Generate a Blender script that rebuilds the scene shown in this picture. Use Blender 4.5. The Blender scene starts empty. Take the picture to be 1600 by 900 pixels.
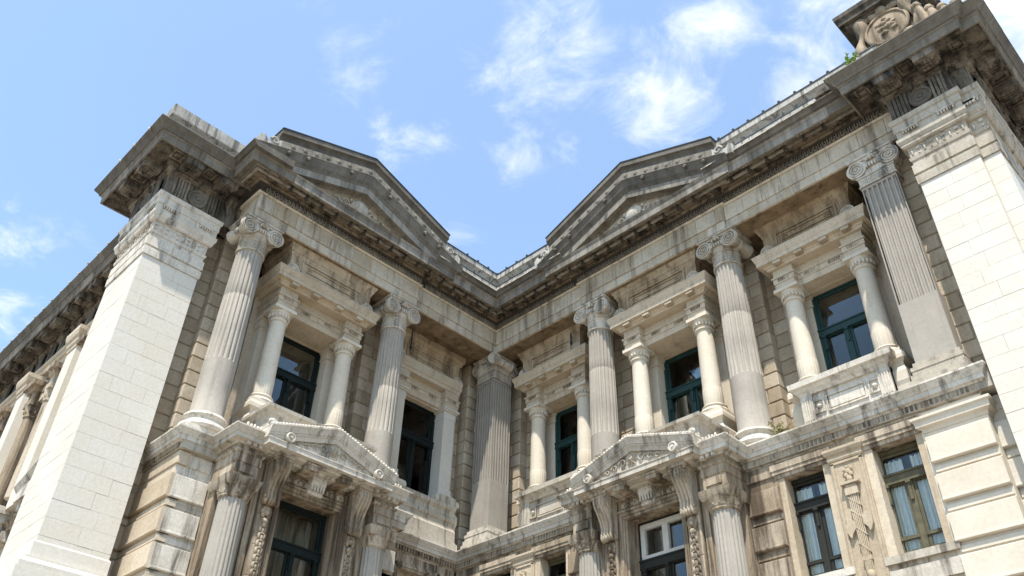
import bpy, bmesh, math, random
from mathutils import Vector, Matrix
random.seed(7)
R_ = math.radians
sc_ = bpy.context.scene
col = sc_.collection

# ------------------------------------------------------------------ camera
cam_d = bpy.data.cameras.new('camera'); cam = bpy.data.objects.new('camera', cam_d); col.objects.link(cam)
RT = Vector((0.70952, 0.70429, 0.02385)); DN = Vector((-0.41737, 0.44726, -0.79105)); FW = Vector((-0.56779, 0.55131, 0.61129))
m = Matrix((RT, -DN, -FW)).transposed().to_4x4(); m.translation = Vector((26.536, -24.733, 0.0))
cam.matrix_world = m
cam_d.sensor_width = 36; cam_d.lens = 1349.23 / 1600 * 36; cam_d.clip_end = 5000
sc_.camera = cam

# ------------------------------------------------------------------ sky, sun, exposure
SUN = Vector((0.25, -0.417, 1.0)).normalized()
w = bpy.data.worlds.new('World'); sc_.world = w; w.use_nodes = True
nt = w.node_tree; nt.nodes.clear()
N = nt.nodes.new; Lk = nt.links.new
wo = N('ShaderNodeOutputWorld'); bg = N('ShaderNodeBackground'); sky = N('ShaderNodeTexSky')
sky.sky_type = 'NISHITA'; sky.sun_disc = False
sky.sun_elevation = math.asin(SUN.z); sky.sun_rotation = math.atan2(SUN.x, SUN.y)
sky.air_density = 1.0; sky.dust_density = 1.6; sky.ozone_density = 1.3
tc = N('ShaderNodeTexCoord'); sep = N('ShaderNodeSeparateXYZ'); Lk(tc.outputs['Generated'], sep.inputs[0])
zc = N('ShaderNodeMath'); zc.operation = 'MAXIMUM'; Lk(sep.outputs[2], zc.inputs[0]); zc.inputs[1].default_value = 0.08
dx = N('ShaderNodeMath'); dx.operation = 'DIVIDE'; Lk(sep.outputs[0], dx.inputs[0]); Lk(zc.outputs[0], dx.inputs[1])
dy = N('ShaderNodeMath'); dy.operation = 'DIVIDE'; Lk(sep.outputs[1], dy.inputs[0]); Lk(zc.outputs[0], dy.inputs[1])
cmb = N('ShaderNodeCombineXYZ'); Lk(dx.outputs[0], cmb.inputs[0]); Lk(dy.outputs[0], cmb.inputs[1]); cmb.inputs[2].default_value = 3.35
n1 = N('ShaderNodeTexNoise'); n1.inputs['Scale'].default_value = 8.5; n1.inputs['Detail'].default_value = 8; n1.inputs['Roughness'].default_value = 0.64; n1.inputs['Distortion'].default_value = 0.5
n2 = N('ShaderNodeTexNoise'); n2.inputs['Scale'].default_value = 1.1; n2.inputs['Detail'].default_value = 3
Lk(cmb.outputs[0], n1.inputs['Vector']); Lk(cmb.outputs[0], n2.inputs['Vector'])
# drifts of thin cloud: (x/z, y/z) centre, radius, weight
CLOUDS = [(-.70, .33, .14, .55), (-.76, .37, .13, .5), (-.79, .53, .16, .52), (-.88, .72, .16, .45), (-.53, .56, .19, .58), (-.64, .68, .15, .5), (-.33, .67, .16, .58), (-.46, .73, .17, .6), (-.27, .82, .16, .5), (-.18, .76, .16, .5), (.0, .97, .36, .75), (-1.5, .2, .25, .44), (-1.75, .28, .35, .42), (-.85, .82, .12, .3), (.5, .5, .5, .5), (.9, -.6, .6, .5), (-.3, -.5, .4, .4), (-1.6, -.9, .6, .45), (-2.6, .9, .6, .45), (-.6, 1.9, .6, .5), (1.2, 1.6, .8, .5)]
acc = None
for (cx_, cy_, r_, w_) in CLOUDS:
    ds = N('ShaderNodeVectorMath'); ds.operation = 'DISTANCE'; Lk(cmb.outputs[0], ds.inputs[0]); ds.inputs[1].default_value = (cx_, cy_, 3.35)
    mr = N('ShaderNodeMapRange'); mr.interpolation_type = 'SMOOTHSTEP'; Lk(ds.outputs['Value'], mr.inputs['Value'])
    mr.inputs['From Min'].default_value = r_ * 1.15; mr.inputs['From Max'].default_value = 0; mr.inputs['To Max'].default_value = w_
    if acc is None: acc = mr
    else:
        s_ = N('ShaderNodeMath'); s_.operation = 'MAXIMUM'; Lk(acc.outputs[0], s_.inputs[0]); Lk(mr.outputs[0], s_.inputs[1]); acc = s_
ad = N('ShaderNodeMath'); ad.operation = 'MULTIPLY_ADD'; Lk(n1.outputs['Fac'], ad.inputs[0]); ad.inputs[1].default_value = 1.45; Lk(acc.outputs[0], ad.inputs[2])
ad2 = N('ShaderNodeMath'); ad2.operation = 'MULTIPLY_ADD'; Lk(n2.outputs['Fac'], ad2.inputs[0]); ad2.inputs[1].default_value = 0.3; Lk(ad.outputs[0], ad2.inputs[2])
rmp = N('ShaderNodeMapRange'); Lk(ad2.outputs[0], rmp.inputs['Value'])
rmp.inputs['From Min'].default_value = 1.16; rmp.inputs['From Max'].default_value = 1.9; rmp.inputs['To Min'].default_value = 0.13; rmp.inputs['To Max'].default_value = 0.86
rmp.interpolation_type = 'SMOOTHSTEP'
mx = N('ShaderNodeMix'); mx.data_type = 'RGBA'; Lk(rmp.outputs[0], mx.inputs[0]); tn = N('ShaderNodeMix'); tn.data_type = 'RGBA'; tn.blend_type = 'MULTIPLY'; tn.inputs[0].default_value = 1; Lk(sky.outputs[0], tn.inputs[6]); tn.inputs[7].default_value = (0.82, 1.06, 1.15, 1); Lk(tn.outputs[2], mx.inputs[6]); mx.inputs[7].default_value = (4.6, 4.7, 4.85, 1)
Lk(mx.outputs[2], bg.inputs[0]); bg.inputs[1].default_value = 0.15; Lk(bg.outputs[0], wo.inputs[0])
sd = bpy.data.lights.new('sun', 'SUN'); sd.energy = 4.2; sd.angle = R_(0.53); sd.color = (1.0, 0.94, 0.85)
so = bpy.data.objects.new('sun', sd); col.objects.link(so); so.location = SUN * 120
so.rotation_euler = SUN.to_track_quat('Z', 'Y').to_euler()
vs = sc_.view_settings; vs.view_transform = 'Standard'; vs.look = 'None'; vs.gamma = 1; vs.exposure = 1.0; vs.use_curve_mapping = False

# ------------------------------------------------------------------ materials
def mat_base(name):
    m = bpy.data.materials.new(name); m.use_nodes = True
    return m, m.node_tree, m.node_tree.nodes['Principled BSDF']
def stone(name, base, alt, grime=(0.05, 0.045, 0.04), g0=0.58, g1=0.78, gmax=0.7, streak=0.22, rough=0.85, vary=0.18, scale=1.0, bump=0.25, warm=None, grain=0.22):
    m, t, b = mat_base(name); N = t.nodes.new; L = t.links.new
    g = N('ShaderNodeNewGeometry'); oi = N('ShaderNodeObjectInfo')
    mp = N('ShaderNodeMapping'); L(g.outputs['Position'], mp.inputs[0])
    na = N('ShaderNodeTexNoise'); na.inputs['Scale'].default_value = 0.9 * scale; na.inputs['Detail'].default_value = 8; na.inputs['Roughness'].default_value = 0.65
    L(mp.outputs[0], na.inputs['Vector'])
    ad = N('ShaderNodeMath'); ad.operation = 'MULTIPLY_ADD'; L(oi.outputs['Random'], ad.inputs[0]); ad.inputs[1].default_value = vary * 2.2; L(na.outputs['Fac'], ad.inputs[2])
    sb = N('ShaderNodeMath'); sb.operation = 'SUBTRACT'; L(ad.outputs[0], sb.inputs[0]); sb.inputs[1].default_value = vary * 1.1
    r1 = N('ShaderNodeMapRange'); L(sb.outputs[0], r1.inputs['Value']); r1.inputs['From Min'].default_value = 0.3; r1.inputs['From Max'].default_value = 0.7
    c1 = N('ShaderNodeMix'); c1.data_type = 'RGBA'; L(r1.outputs[0], c1.inputs[0]); c1.inputs[6].default_value = (*base, 1); c1.inputs[7].default_value = (*alt, 1)
    # grime: streaks running down plus blotches
    ms = N('ShaderNodeMapping'); ms.inputs['Scale'].default_value = (1.5, 1.5, streak); L(g.outputs['Position'], ms.inputs[0])
    ng = N('ShaderNodeTexNoise'); ng.inputs['Scale'].default_value = 1.7 * scale; ng.inputs['Detail'].default_value = 9; ng.inputs['Roughness'].default_value = 0.68; ng.inputs['Distortion'].default_value = 0.3
    L(ms.outputs[0], ng.inputs['Vector'])
    r2 = N('ShaderNodeMapRange'); L(ng.outputs['Fac'], r2.inputs['Value']); r2.inputs['From Min'].default_value = g0; r2.inputs['From Max'].default_value = g1; r2.inputs['To Max'].default_value = gmax
    c2 = N('ShaderNodeMix'); c2.data_type = 'RGBA'; L(r2.outputs[0], c2.inputs[0]); L(c1.outputs[2], c2.inputs[6]); c2.inputs[7].default_value = (*grime, 1)
    out = c2
    if warm:
        nw = N('ShaderNodeTexNoise'); nw.inputs['Scale'].default_value = 0.55; nw.inputs['Detail'].default_value = 5; L(ms.outputs[0], nw.inputs['Vector'])
        rw = N('ShaderNodeMapRange'); L(nw.outputs['Fac'], rw.inputs['Value']); rw.inputs['From Min'].default_value = 0.45; rw.inputs['From Max'].default_value = 0.68; rw.inputs['To Max'].default_value = 0.75
        c3 = N('ShaderNodeMix'); c3.data_type = 'RGBA'; L(rw.outputs[0], c3.inputs[0]); L(c2.outputs[2], c3.inputs[6]); c3.inputs[7].default_value = (*warm, 1); out = c3
    ngr = N('ShaderNodeTexNoise'); ngr.inputs['Scale'].default_value = 9; ngr.inputs['Detail'].default_value = 9; ngr.inputs['Roughness'].default_value = 0.75; L(g.outputs['Position'], ngr.inputs['Vector'])
    rg = N('ShaderNodeMapRange'); L(ngr.outputs['Fac'], rg.inputs['Value']); rg.inputs['From Min'].default_value = 0.3; rg.inputs['From Max'].default_value = 0.7; rg.inputs['To Min'].default_value = 1 - grain; rg.inputs['To Max'].default_value = 1 + grain * .6
    mg = N('ShaderNodeMix'); mg.data_type = 'RGBA'; mg.blend_type = 'MULTIPLY'; mg.inputs[0].default_value = 1; L(out.outputs[2], mg.inputs[6]); L(rg.outputs[0], mg.inputs[7])
    L(mg.outputs[2], b.inputs['Base Color'])
    nb = N('ShaderNodeTexNoise'); nb.inputs['Scale'].default_value = 14; nb.inputs['Detail'].default_value = 6; L(g.outputs['Position'], nb.inputs['Vector'])
    bp = N('ShaderNodeBump'); bp.inputs['Strength'].default_value = bump; bp.inputs['Distance'].default_value = 0.03; L(nb.outputs['Fac'], bp.inputs['Height']); L(bp.outputs[0], b.inputs['Normal'])
    b.inputs['Roughness'].default_value = rough; b.inputs['Specular IOR Level'].default_value = 0.25
    return m
def plain(name, c, rough=0.5, spec=0.4, metal=0, noise=0.25):
    m, t, b = mat_base(name); N = t.nodes.new; L = t.links.new
    g = N('ShaderNodeNewGeometry'); n = N('ShaderNodeTexNoise'); n.inputs['Scale'].default_value = 5; n.inputs['Detail'].default_value = 6; L(g.outputs['Position'], n.inputs['Vector'])
    mx = N('ShaderNodeMix'); mx.data_type = 'RGBA'; L(n.outputs['Fac'], mx.inputs[0])
    mx.inputs[6].default_value = (*[v * (1 - noise) for v in c], 1); mx.inputs[7].default_value = (*[min(1, v * (1 + noise)) for v in c], 1)
    L(mx.outputs[2], b.inputs['Base Color']); b.inputs['Roughness'].default_value = rough; b.inputs['Specular IOR Level'].default_value = spec; b.inputs['Metallic'].default_value = metal
    return m
def glass(name):
    m = bpy.data.materials.new(name); m.use_nodes = True; t = m.node_tree; t.nodes.clear(); N = t.nodes.new; L = t.links.new
    o = N('ShaderNodeOutputMaterial'); mx = N('ShaderNodeMixShader'); tr = N('ShaderNodeBsdfTransparent'); gl = N('ShaderNodeBsdfGlossy'); fr = N('ShaderNodeFresnel')
    tr.inputs[0].default_value = (0.9, 0.93, 0.92, 1); gl.inputs['Roughness'].default_value = 0.02; fr.inputs[0].default_value = 1.45
    L(fr.outputs[0], mx.inputs[0]); L(tr.outputs[0], mx.inputs[1]); L(gl.outputs[0], mx.inputs[2]); L(mx.outputs[0], o.inputs[0])
    return m
M = {}
M['white'] = stone('white_limestone', (0.55, 0.52, 0.465), (0.525, 0.48, 0.4), g0=0.6, g1=0.88, gmax=0.45, grime=(.24, .195, .14), vary=0.07, bump=0.14, grain=0.12, streak=0.08)
M['cream'] = stone('cream_limestone', (0.49, 0.415, 0.315), (0.38, 0.305, 0.215), g0=0.54, g1=0.78, gmax=0.68, grime=(0.12, 0.082, 0.048), vary=0.2)
M['small'] = stone('smooth_cream_stone', (0.56, 0.505, 0.42), (0.5, 0.435, 0.34), g0=0.6, g1=0.88, gmax=0.55, grime=(0.2, 0.15, 0.1), vary=0.1, bump=0.08, grain=.12, streak=0.12)
M['wash'] = stone('rain_washed_stone', (0.55, 0.505, 0.435), (0.37, 0.325, 0.26), g0=0.5, g1=0.66, gmax=0.82, grime=(0.06, 0.048, 0.036), vary=0.22, streak=0.15)
M['grey'] = stone('grey_bluestone', (0.262, 0.236, 0.2), (0.325, 0.293, 0.25), g0=0.53, g1=0.76, gmax=0.55, grime=(0.115, 0.097, 0.078), streak=0.06, vary=0.12, bump=0.12, grain=0.12)
M['rust'] = stone('rusticated_stone', (0.44, 0.37, 0.28), (0.33, 0.265, 0.185), g0=0.54, g1=0.78, gmax=0.65, grime=(0.075, 0.054, 0.035), vary=0.3)
M['crust'] = stone('soot_crusted_stone', (0.21, 0.178, 0.14), (0.11, 0.092, 0.07), g0=0.42, g1=0.6, gmax=0.93, grime=(0.016, 0.014, 0.011), vary=0.25, streak=0.3, scale=0.9, grain=0.35)
M['sima'] = stone('lichen_grey_stone', (0.165, 0.149, 0.124), (0.115, 0.102, 0.083), g0=0.42, g1=0.72, gmax=0.65, grime=(0.035, 0.03, 0.024), vary=0.25, streak=0.2, scale=0.9)
M['archi'] = stone('architrave_stone', (0.5, 0.445, 0.36), (0.37, 0.31, 0.225), g0=0.5, g1=0.68, gmax=0.78, grime=(0.085, 0.063, 0.042), vary=0.2, streak=0.13)
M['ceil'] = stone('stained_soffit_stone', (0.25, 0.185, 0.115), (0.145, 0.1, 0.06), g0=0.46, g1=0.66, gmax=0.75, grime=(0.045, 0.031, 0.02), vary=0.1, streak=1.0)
M['stain'] = stone('rust_stained_stone', (0.43, 0.36, 0.275), (0.28, 0.218, 0.15), g0=0.44, g1=0.6, gmax=0.87, grime=(0.055, 0.037, 0.023), vary=0.25, streak=0.12)
M['gut'] = stone('zinc_streaked_stone', (0.46, 0.44, 0.40), (0.28, 0.265, 0.235), g0=0.5, g1=0.6, gmax=0.8, grime=(0.07, 0.062, 0.05), vary=0.1, streak=0.1, scale=1.3)
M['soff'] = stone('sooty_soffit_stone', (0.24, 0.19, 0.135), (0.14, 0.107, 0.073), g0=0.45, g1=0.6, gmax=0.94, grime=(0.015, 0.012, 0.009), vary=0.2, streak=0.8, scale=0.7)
M['tan'] = stone('brown_stained_stone', (0.43, 0.345, 0.24), (0.25, 0.18, 0.108), g0=0.46, g1=0.66, gmax=0.8, grime=(0.08, 0.05, 0.027), vary=0.2)
M['fascia'] = stone('pale_fascia_stone', (0.28, 0.253, 0.213), (0.17, 0.15, 0.12), g0=0.43, g1=0.68, gmax=0.72, grime=(0.04, 0.034, 0.027), vary=0.3, streak=0.12)
M['teal'] = plain('teal_paint', (0.013, 0.038, 0.036), 0.5, spec=0.25)
M['dteal'] = plain('dark_green_paint', (0.006, 0.0105, 0.0095), 0.6, spec=0.2)
M['olive'] = plain('peeling_olive_paint', (0.085, 0.075, 0.042), 0.75, noise=0.75)
M['dark'] = plain('dark_window_paint', (0.022, 0.022, 0.018), 0.65, spec=0.2)
M['wpaint'] = plain('white_window_paint', (0.5, 0.47, 0.42), 0.6)
M['lead'] = plain('lead_flashing', (0.02, 0.022, 0.026), 0.5, noise=0.4)
M['glass'] = glass('window_glass')
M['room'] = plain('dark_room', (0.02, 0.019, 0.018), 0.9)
M['curtain'] = plain('curtain_cloth', (0.78, 0.77, 0.74), 0.9, noise=0.08)
M['leaf'] = plain('leaf_green', (0.2, 0.32, 0.04), 0.6, noise=0.5)
M['weed'] = plain('weed_olive', (0.22, 0.2, 0.07), 0.7, noise=0.5)
M['stem'] = plain('weed_stem', (0.12, 0.1, 0.05), 0.8)
M['pave'] = stone('paving', (0.33, 0.29, 0.235), (0.27, 0.235, 0.19), vary=0.0)
M['soot'] = stone('black_soot_stone', (0.06, 0.052, 0.043), (0.035, 0.03, 0.025), vary=0.1)

# ------------------------------------------------------------------ mesh tools
WL = lambda s, o, z: (o, -s, z)          # left wing: s along the facade from the inner corner, o outwards
WR = lambda s, o, z: (s, -o, z)          # right wing
W0 = lambda x, y, z: (x, y, z)
WF = lambda s, o, z: (-s, -15.0 - o, z)  # outer facade beyond the left pier
class MB:
    def __init__(self, T=W0): self.v = []; self.f = []; self.T = T
    def add(self, vs, fs):
        n = len(self.v); self.v += [self.T(*p) for p in vs]; self.f += [tuple(i + n for i in q) for q in fs]; return self
    def box(self, a0, a1, b0, b1, z0, z1):
        return self.add([(a0, b0, z0), (a1, b0, z0), (a1, b1, z0), (a0, b1, z0), (a0, b0, z1), (a1, b0, z1), (a1, b1, z1), (a0, b1, z1)],
                        [(3, 2, 1, 0), (4, 5, 6, 7), (0, 1, 5, 4), (1, 2, 6, 5), (2, 3, 7, 6), (3, 0, 4, 7)])
    def cbox(self, a0, a1, b0, b1, z0, z1, c=0.03):
        lo = (a0, b0, z0); hi = (a1, b1, z1); vs = []; idx = {}
        for sx in (0, 1):
            for sy in (0, 1):
                for sz in (0, 1):
                    s = (sx, sy, sz)
                    for ax in range(3):
                        p = []
                        for k in range(3):
                            e = (lo[k], hi[k])[s[k]]
                            p.append(e if k == ax else e + (c if s[k] == 0 else -c))
                        idx[(s, ax)] = len(vs); vs.append(tuple(p))
        fs = []
        for ax in range(3):
            u, v = [k for k in range(3) if k != ax]
            for q in (0, 1):
                ring = []
                for a, b in ((0, 0), (1, 0), (1, 1), (0, 1)):
                    s = [0, 0, 0]; s[ax] = q; s[u] = a; s[v] = b; ring.append(idx[(tuple(s), ax)])
                fs.append(tuple(ring))
        for ax in range(3):
            u, v = [k for k in range(3) if k != ax]
            for a in (0, 1):
                for b in (0, 1):
                    s0 = [0, 0, 0]; s0[u] = a; s0[v] = b; s1 = list(s0); s1[ax] = 1
                    fs.append((idx[(tuple(s0), u)], idx[(tuple(s0), v)], idx[(tuple(s1), v)], idx[(tuple(s1), u)]))
        for sx in (0, 1):
            for sy in (0, 1):
                for sz in (0, 1):
                    s = (sx, sy, sz); fs.append((idx[(s, 0)], idx[(s, 1)], idx[(s, 2)]))
        return self.add(vs, fs)
    def sweep(self, path, prof, side=1):
        """closed (p,z) profile swept along a plan path; p grows to the left (side=1) or right (-1) of travel"""
        n = len(path); k = len(prof); vs = []
        for i in range(n):
            d = []
            if i > 0: a = Vector(path[i]) - Vector(path[i - 1]); a.normalize(); d.append(Vector((-a.y, a.x)) * side)
            if i < n - 1: a = Vector(path[i + 1]) - Vector(path[i]); a.normalize(); d.append(Vector((-a.y, a.x)) * side)
            mv = d[0] if len(d) == 1 else (d[0] + d[1]) / (1 + d[0].dot(d[1]))
            for p, z in prof: vs.append((path[i][0] + mv.x * p, path[i][1] + mv.y * p, z))
        fs = []
        for i in range(n - 1):
            for j in range(k):
                j2 = (j + 1) % k; fs.append((i * k + j, i * k + j2, (i + 1) * k + j2, (i + 1) * k + j))
        fs.append(tuple(range(k))); fs.append(tuple((n - 1) * k + j for j in range(k))[::-1])
        return self.add(vs, fs)
    def lathe(self, ca, cb, prof, n=32, rf=None, axis='z'):
        """prof (r,h); axis z: centre (a,b); axis o: centre (s,z), h along o"""
        vs = []; k = len(prof)
        for r, h in prof:
            for i in range(n):
                t = 2 * math.pi * i / n; rr = r * (rf(t, h) if rf else 1)
                if axis == 'z': vs.append((ca + rr * math.cos(t), cb + rr * math.sin(t), h))
                elif axis == 'o': vs.append((ca + rr * math.cos(t), h, cb + rr * math.sin(t)))
                else: vs.append((h, ca + rr * math.cos(t), cb + rr * math.sin(t)))
        fs = []
        for j in range(k - 1):
            for i in range(n):
                i2 = (i + 1) % n; fs.append((j * n + i, j * n + i2, (j + 1) * n + i2, (j + 1) * n + i))
        fs.append(tuple(range(n))[::-1]); fs.append(tuple((k - 1) * n + i for i in range(n)))
        return self.add(vs, fs)
    def extr_o(self, poly, o0, o1):
        k = len(poly)
        return self.add([(s, o0, z) for s, z in poly] + [(s, o1, z) for s, z in poly],
                        [tuple(range(k)), tuple(range(k, 2 * k))[::-1]] + [(j, (j + 1) % k, k + (j + 1) % k, k + j) for j in range(k)])
    def extr_s(self, poly, s0, s1):
        k = len(poly)
        return self.add([(s0, o, z) for o, z in poly] + [(s1, o, z) for o, z in poly],
                        [tuple(range(k)), tuple(range(k, 2 * k))[::-1]] + [(j, (j + 1) % k, k + (j + 1) % k, k + j) for j in range(k)])
    def ball(self, c, r, n=8, sq=(1, 1, 1)):
        vs = [(c[0], c[1], c[2] - r * sq[2])]; h = n // 2
        for j in range(1, h):
            ph = -math.pi / 2 + math.pi * j / h
            for i in range(n):
                t = 2 * math.pi * i / n; vs.append((c[0] + r * sq[0] * math.cos(ph) * math.cos(t), c[1] + r * sq[1] * math.cos(ph) * math.sin(t), c[2] + r * sq[2] * math.sin(ph)))
        vs.append((c[0], c[1], c[2] + r * sq[2])); top = len(vs) - 1; fs = []
        for i in range(n): i2 = (i + 1) % n; fs.append((0, 1 + i2, 1 + i)); fs.append((top, top - n + i, top - n + i2))
        for j in range(h - 2):
            for i in range(n):
                i2 = (i + 1) % n; fs.append((1 + j * n + i, 1 + j * n + i2, 1 + (j + 1) * n + i2, 1 + (j + 1) * n + i))
        return self.add(vs, fs)
    def tube(self, pts, rad, n=6, close=True):
        pts = [Vector(p) for p in pts]; vs = []; k = len(pts); rad = rad if hasattr(rad, '__len__') else [rad] * k
        up = None
        for i, p in enumerate(pts):
            d = (pts[min(i + 1, k - 1)] - pts[max(i - 1, 0)]).normalized()
            if up is None: up = d.orthogonal().normalized()
            up = (up - d * up.dot(d)).normalized(); b = d.cross(up)
            for j in range(n):
                t = 2 * math.pi * j / n; vs.append(tuple(p + (up * math.cos(t) + b * math.sin(t)) * rad[i]))
        fs = []
        for i in range(k - 1):
            for j in range(n):
                j2 = (j + 1) % n; fs.append((i * n + j, i * n + j2, (i + 1) * n + j2, (i + 1) * n + j))
        fs.append(tuple(range(n))[::-1]); fs.append(tuple((k - 1) * n + j for j in range(n)))
        return self.add(vs, fs)
    def gable(self, s0, s1, zf, prof, zmin=None, n=40):
        """(p, dz) profile carried along s with height zf(s): a raking moulding over both slopes"""
        ss = sorted(set([s0 + (s1 - s0) * i / n for i in range(n + 1)] + [(s0 + s1) / 2])); k = len(prof); vs = []
        for s in ss:
            for p, dz in prof:
                z = zf(s) + dz; vs.append((s, p, z if zmin is None else max(z, zmin)))
        fs = []
        for i in range(len(ss) - 1):
            for j in range(k):
                j2 = (j + 1) % k; fs.append((i * k + j, i * k + j2, (i + 1) * k + j2, (i + 1) * k + j))
        fs.append(tuple(range(k))); fs.append(tuple((len(ss) - 1) * k + j for j in range(k))[::-1])
        return self.add(vs, fs)
    def build(self, name, mat, parent=None, smooth=0, kind=None, label=None):
        me = bpy.data.meshes.new(name); me.from_pydata(self.v, [], self.f); me.update()
        bm = bmesh.new(); bm.from_mesh(me); bmesh.ops.recalc_face_normals(bm, faces=bm.faces); bm.to_mesh(me); bm.free()
        me.materials.append(M[mat])
        if smooth:
            me.shade_smooth(); me.set_sharp_from_angle(angle=R_(smooth))
        o = bpy.data.objects.new(name, me); col.objects.link(o)
        if parent is not None: o.parent = parent
        if kind: o['kind'] = kind
        if label: o['label'] = label
        return o
def pieces(path, prof, side, pitch, name, mat, parent, seed=1, gap=.004, jit=.006):
    """a moulding laid as separate stones, jointed across its run"""
    rnd = random.Random(seed); P = [Vector(q) for q in path]; cum = [0]
    for a, b in zip(P, P[1:]): cum.append(cum[-1] + (b - a).length)
    def at(d):
        for k in range(len(P) - 1):
            if d <= cum[k + 1] + 1e-9: return P[k].lerp(P[k + 1], (d - cum[k]) / (cum[k + 1] - cum[k]))
        return P[-1]
    cuts = [0.0]; d = 0
    while True:
        d += pitch * rnd.uniform(.75, 1.25)
        if d > cum[-1] - pitch * .4: break
        for c in cum[1:-1]:
            if abs(d - c) < .45: d = c + .5
        if d > cum[-1] - .3: break
        cuts.append(d)
    cuts.append(cum[-1])
    for a, b in zip(cuts, cuts[1:]):
        a2 = a + (gap if a > 0 else 0); b2 = b - (gap if b < cum[-1] else 0); j = rnd.uniform(-jit, jit)
        sub = [at(a2)] + [P[k] for k in range(1, len(P) - 1) if a2 < cum[k] < b2] + [at(b2)]
        MB().sweep([tuple(q) for q in sub], [(p_ + (j if p_ > 0 else 0), z_ + j * .4) for p_, z_ in prof], side).build(name, mat, parent)
def tag(o, label, cat, group=None):
    o['label'] = label; o['category'] = cat
    if group: o['group'] = group
    return o

# ------------------------------------------------------------------ ground
g = MB().box(-900, 900, -900, 900, -2.1, -1.6).build('ground', 'pave', kind='structure')

# ------------------------------------------------------------------ the courthouse: one building, everything below is a part of it
CH = bpy.data.objects.new('courthouse', None); col.objects.link(CH); CH.location = (0, 0, 0)
tag(CH, 'weathered pale stone neoclassical courthouse with two pedimented wings meeting in an inner corner', 'building')

Z_TER = 13.8; Z_AR = 23.85; Z_TOP = 26.2
BAYL = -9.62; 
# plan reference lines
L_RES = (5.25, 13.95); R_RES = (5.78, 13.65)      # projecting stretch under each pediment
WPATH = [(-3.0, -13.95), (.12, -13.95), (.12, -5.25), (0, -5.25), (0, 0), (5.78, 0), (5.78, -.12), (13.65, -.12), (13.65, 0), (21.5, 0)]

# core masses behind everything
def core(name, *bx, mat='rust'):
    b = MB()
    for q in bx: b.box(*q)
    return b.build(name, mat, CH)
core('wall_core', (-14, -3.6, -14.9, 14, -1.6, 26.0), (-3.7, 23.6, 3.6, 14, -1.6, 26.0), mat='rust')
core('lower_wall_core', (-3.7, -.45, -14.1, -4.95, -1.6, 13.2), (-3.7, -2.15, -5.0, 3.7, -1.6, 13.2), (-3.7, 23.6, .25, 3.7, -1.6, 8.9), (-3.7, 23.6, 1.0, 3.7, 8.8, 13.2), mat='stain')
core('roof_deck', (-14, .6, -13.6, 14, 26.1, 26.45), (-3.0, 23.3, -.6, 14, 26.1, 26.45), mat='lead')
# terrace on which the upper columns stand
core('terrace', (-3.7, .3, -14.3, -4.75, 13.1, 13.79), (-3.7, -1.5, -4.8, .2, 13.1, 13.79), (-3.7, 21.2, -.45, 3.7, 13.1, 13.79), mat='wash')
# portico ceiling
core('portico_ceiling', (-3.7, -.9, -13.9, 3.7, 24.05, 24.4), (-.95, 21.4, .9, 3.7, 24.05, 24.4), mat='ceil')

# ---- entablature of the two wings
arch = [(-1.1, Z_AR), (-.02, Z_AR), (-.02, 25.02), (.1, 25.03), (.15, 25.1), (-1.1, 25.1)]
A0 = MB().sweep(WPATH, arch, -1).build('architrave', 'archi', CH)
# the dressed slabs of the architrave, two fascias
def slabs(T, s0, s1, off, rows, parent, mat, pitch, name='stone_slab', seed=0):
    rnd = random.Random(seed)
    for (z0, z1, o0, o1) in rows:
        s = s0
        while s < s1 - .05:
            e = min(s1, s + pitch * rnd.uniform(.8, 1.2))
            if s1 - e < .3: e = s1
            dz = rnd.uniform(-.006, .006); do = rnd.uniform(-.008, .008)
            MB(T).cbox(s + .006, e - .006, off + o0, off + o1 + do, z0 + dz, z1 + dz, .012).build(name, mat, parent)
            s = e
rows = [(23.86, 24.27, -.2, .0), (24.275, 25.015, -.2, .05)]
for T, segs in ((WL, [(.06, 5.2, 0), (5.26, 13.95, .12)]), (WR, [(.06, 5.75, 0), (5.8, 13.63, .12), (13.68, 21.3, 0)])):
    for i, (a, b, off) in enumerate(segs): slabs(T, a, b, off, rows, A0, 'archi', 1.05, seed=i + (10 if T is WR else 0))
# fret band
MB().sweep(WPATH, [(-1, 25.1), (.16, 25.1), (.16, 25.37), (.3, 25.39), (.3, 25.44), (-1, 25.44)], -1).build('frieze_band', 'soot', CH)
fr = MB(WL)
def fret(b, s0, s1, off):
    p = .19; n = int((s1 - s0) / p)
    for i in range(n):
        s = s0 + i * p
        b.box(s, s + .045, off + .14, off + .235, 25.11, 25.36); b.box(s + .045, s + .11, off + .14, off + .23, 25.11, 25.16); b.box(s + .11, s + .155, off + .14, off + .235, 25.11, 25.31)
fret(fr, .2, 5.1, 0); fret(fr, 5.3, 13.9, .12); fr.build('greek_key_frieze', 'fascia', CH, kind='stuff')
fr = MB(WR); fret(fr, .2, 5.65, 0); fret(fr, 5.8, 13.6, .12); fret(fr, 13.8, 21.2, 0); fr.build('greek_key_frieze', 'fascia', CH, kind='stuff')
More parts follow.
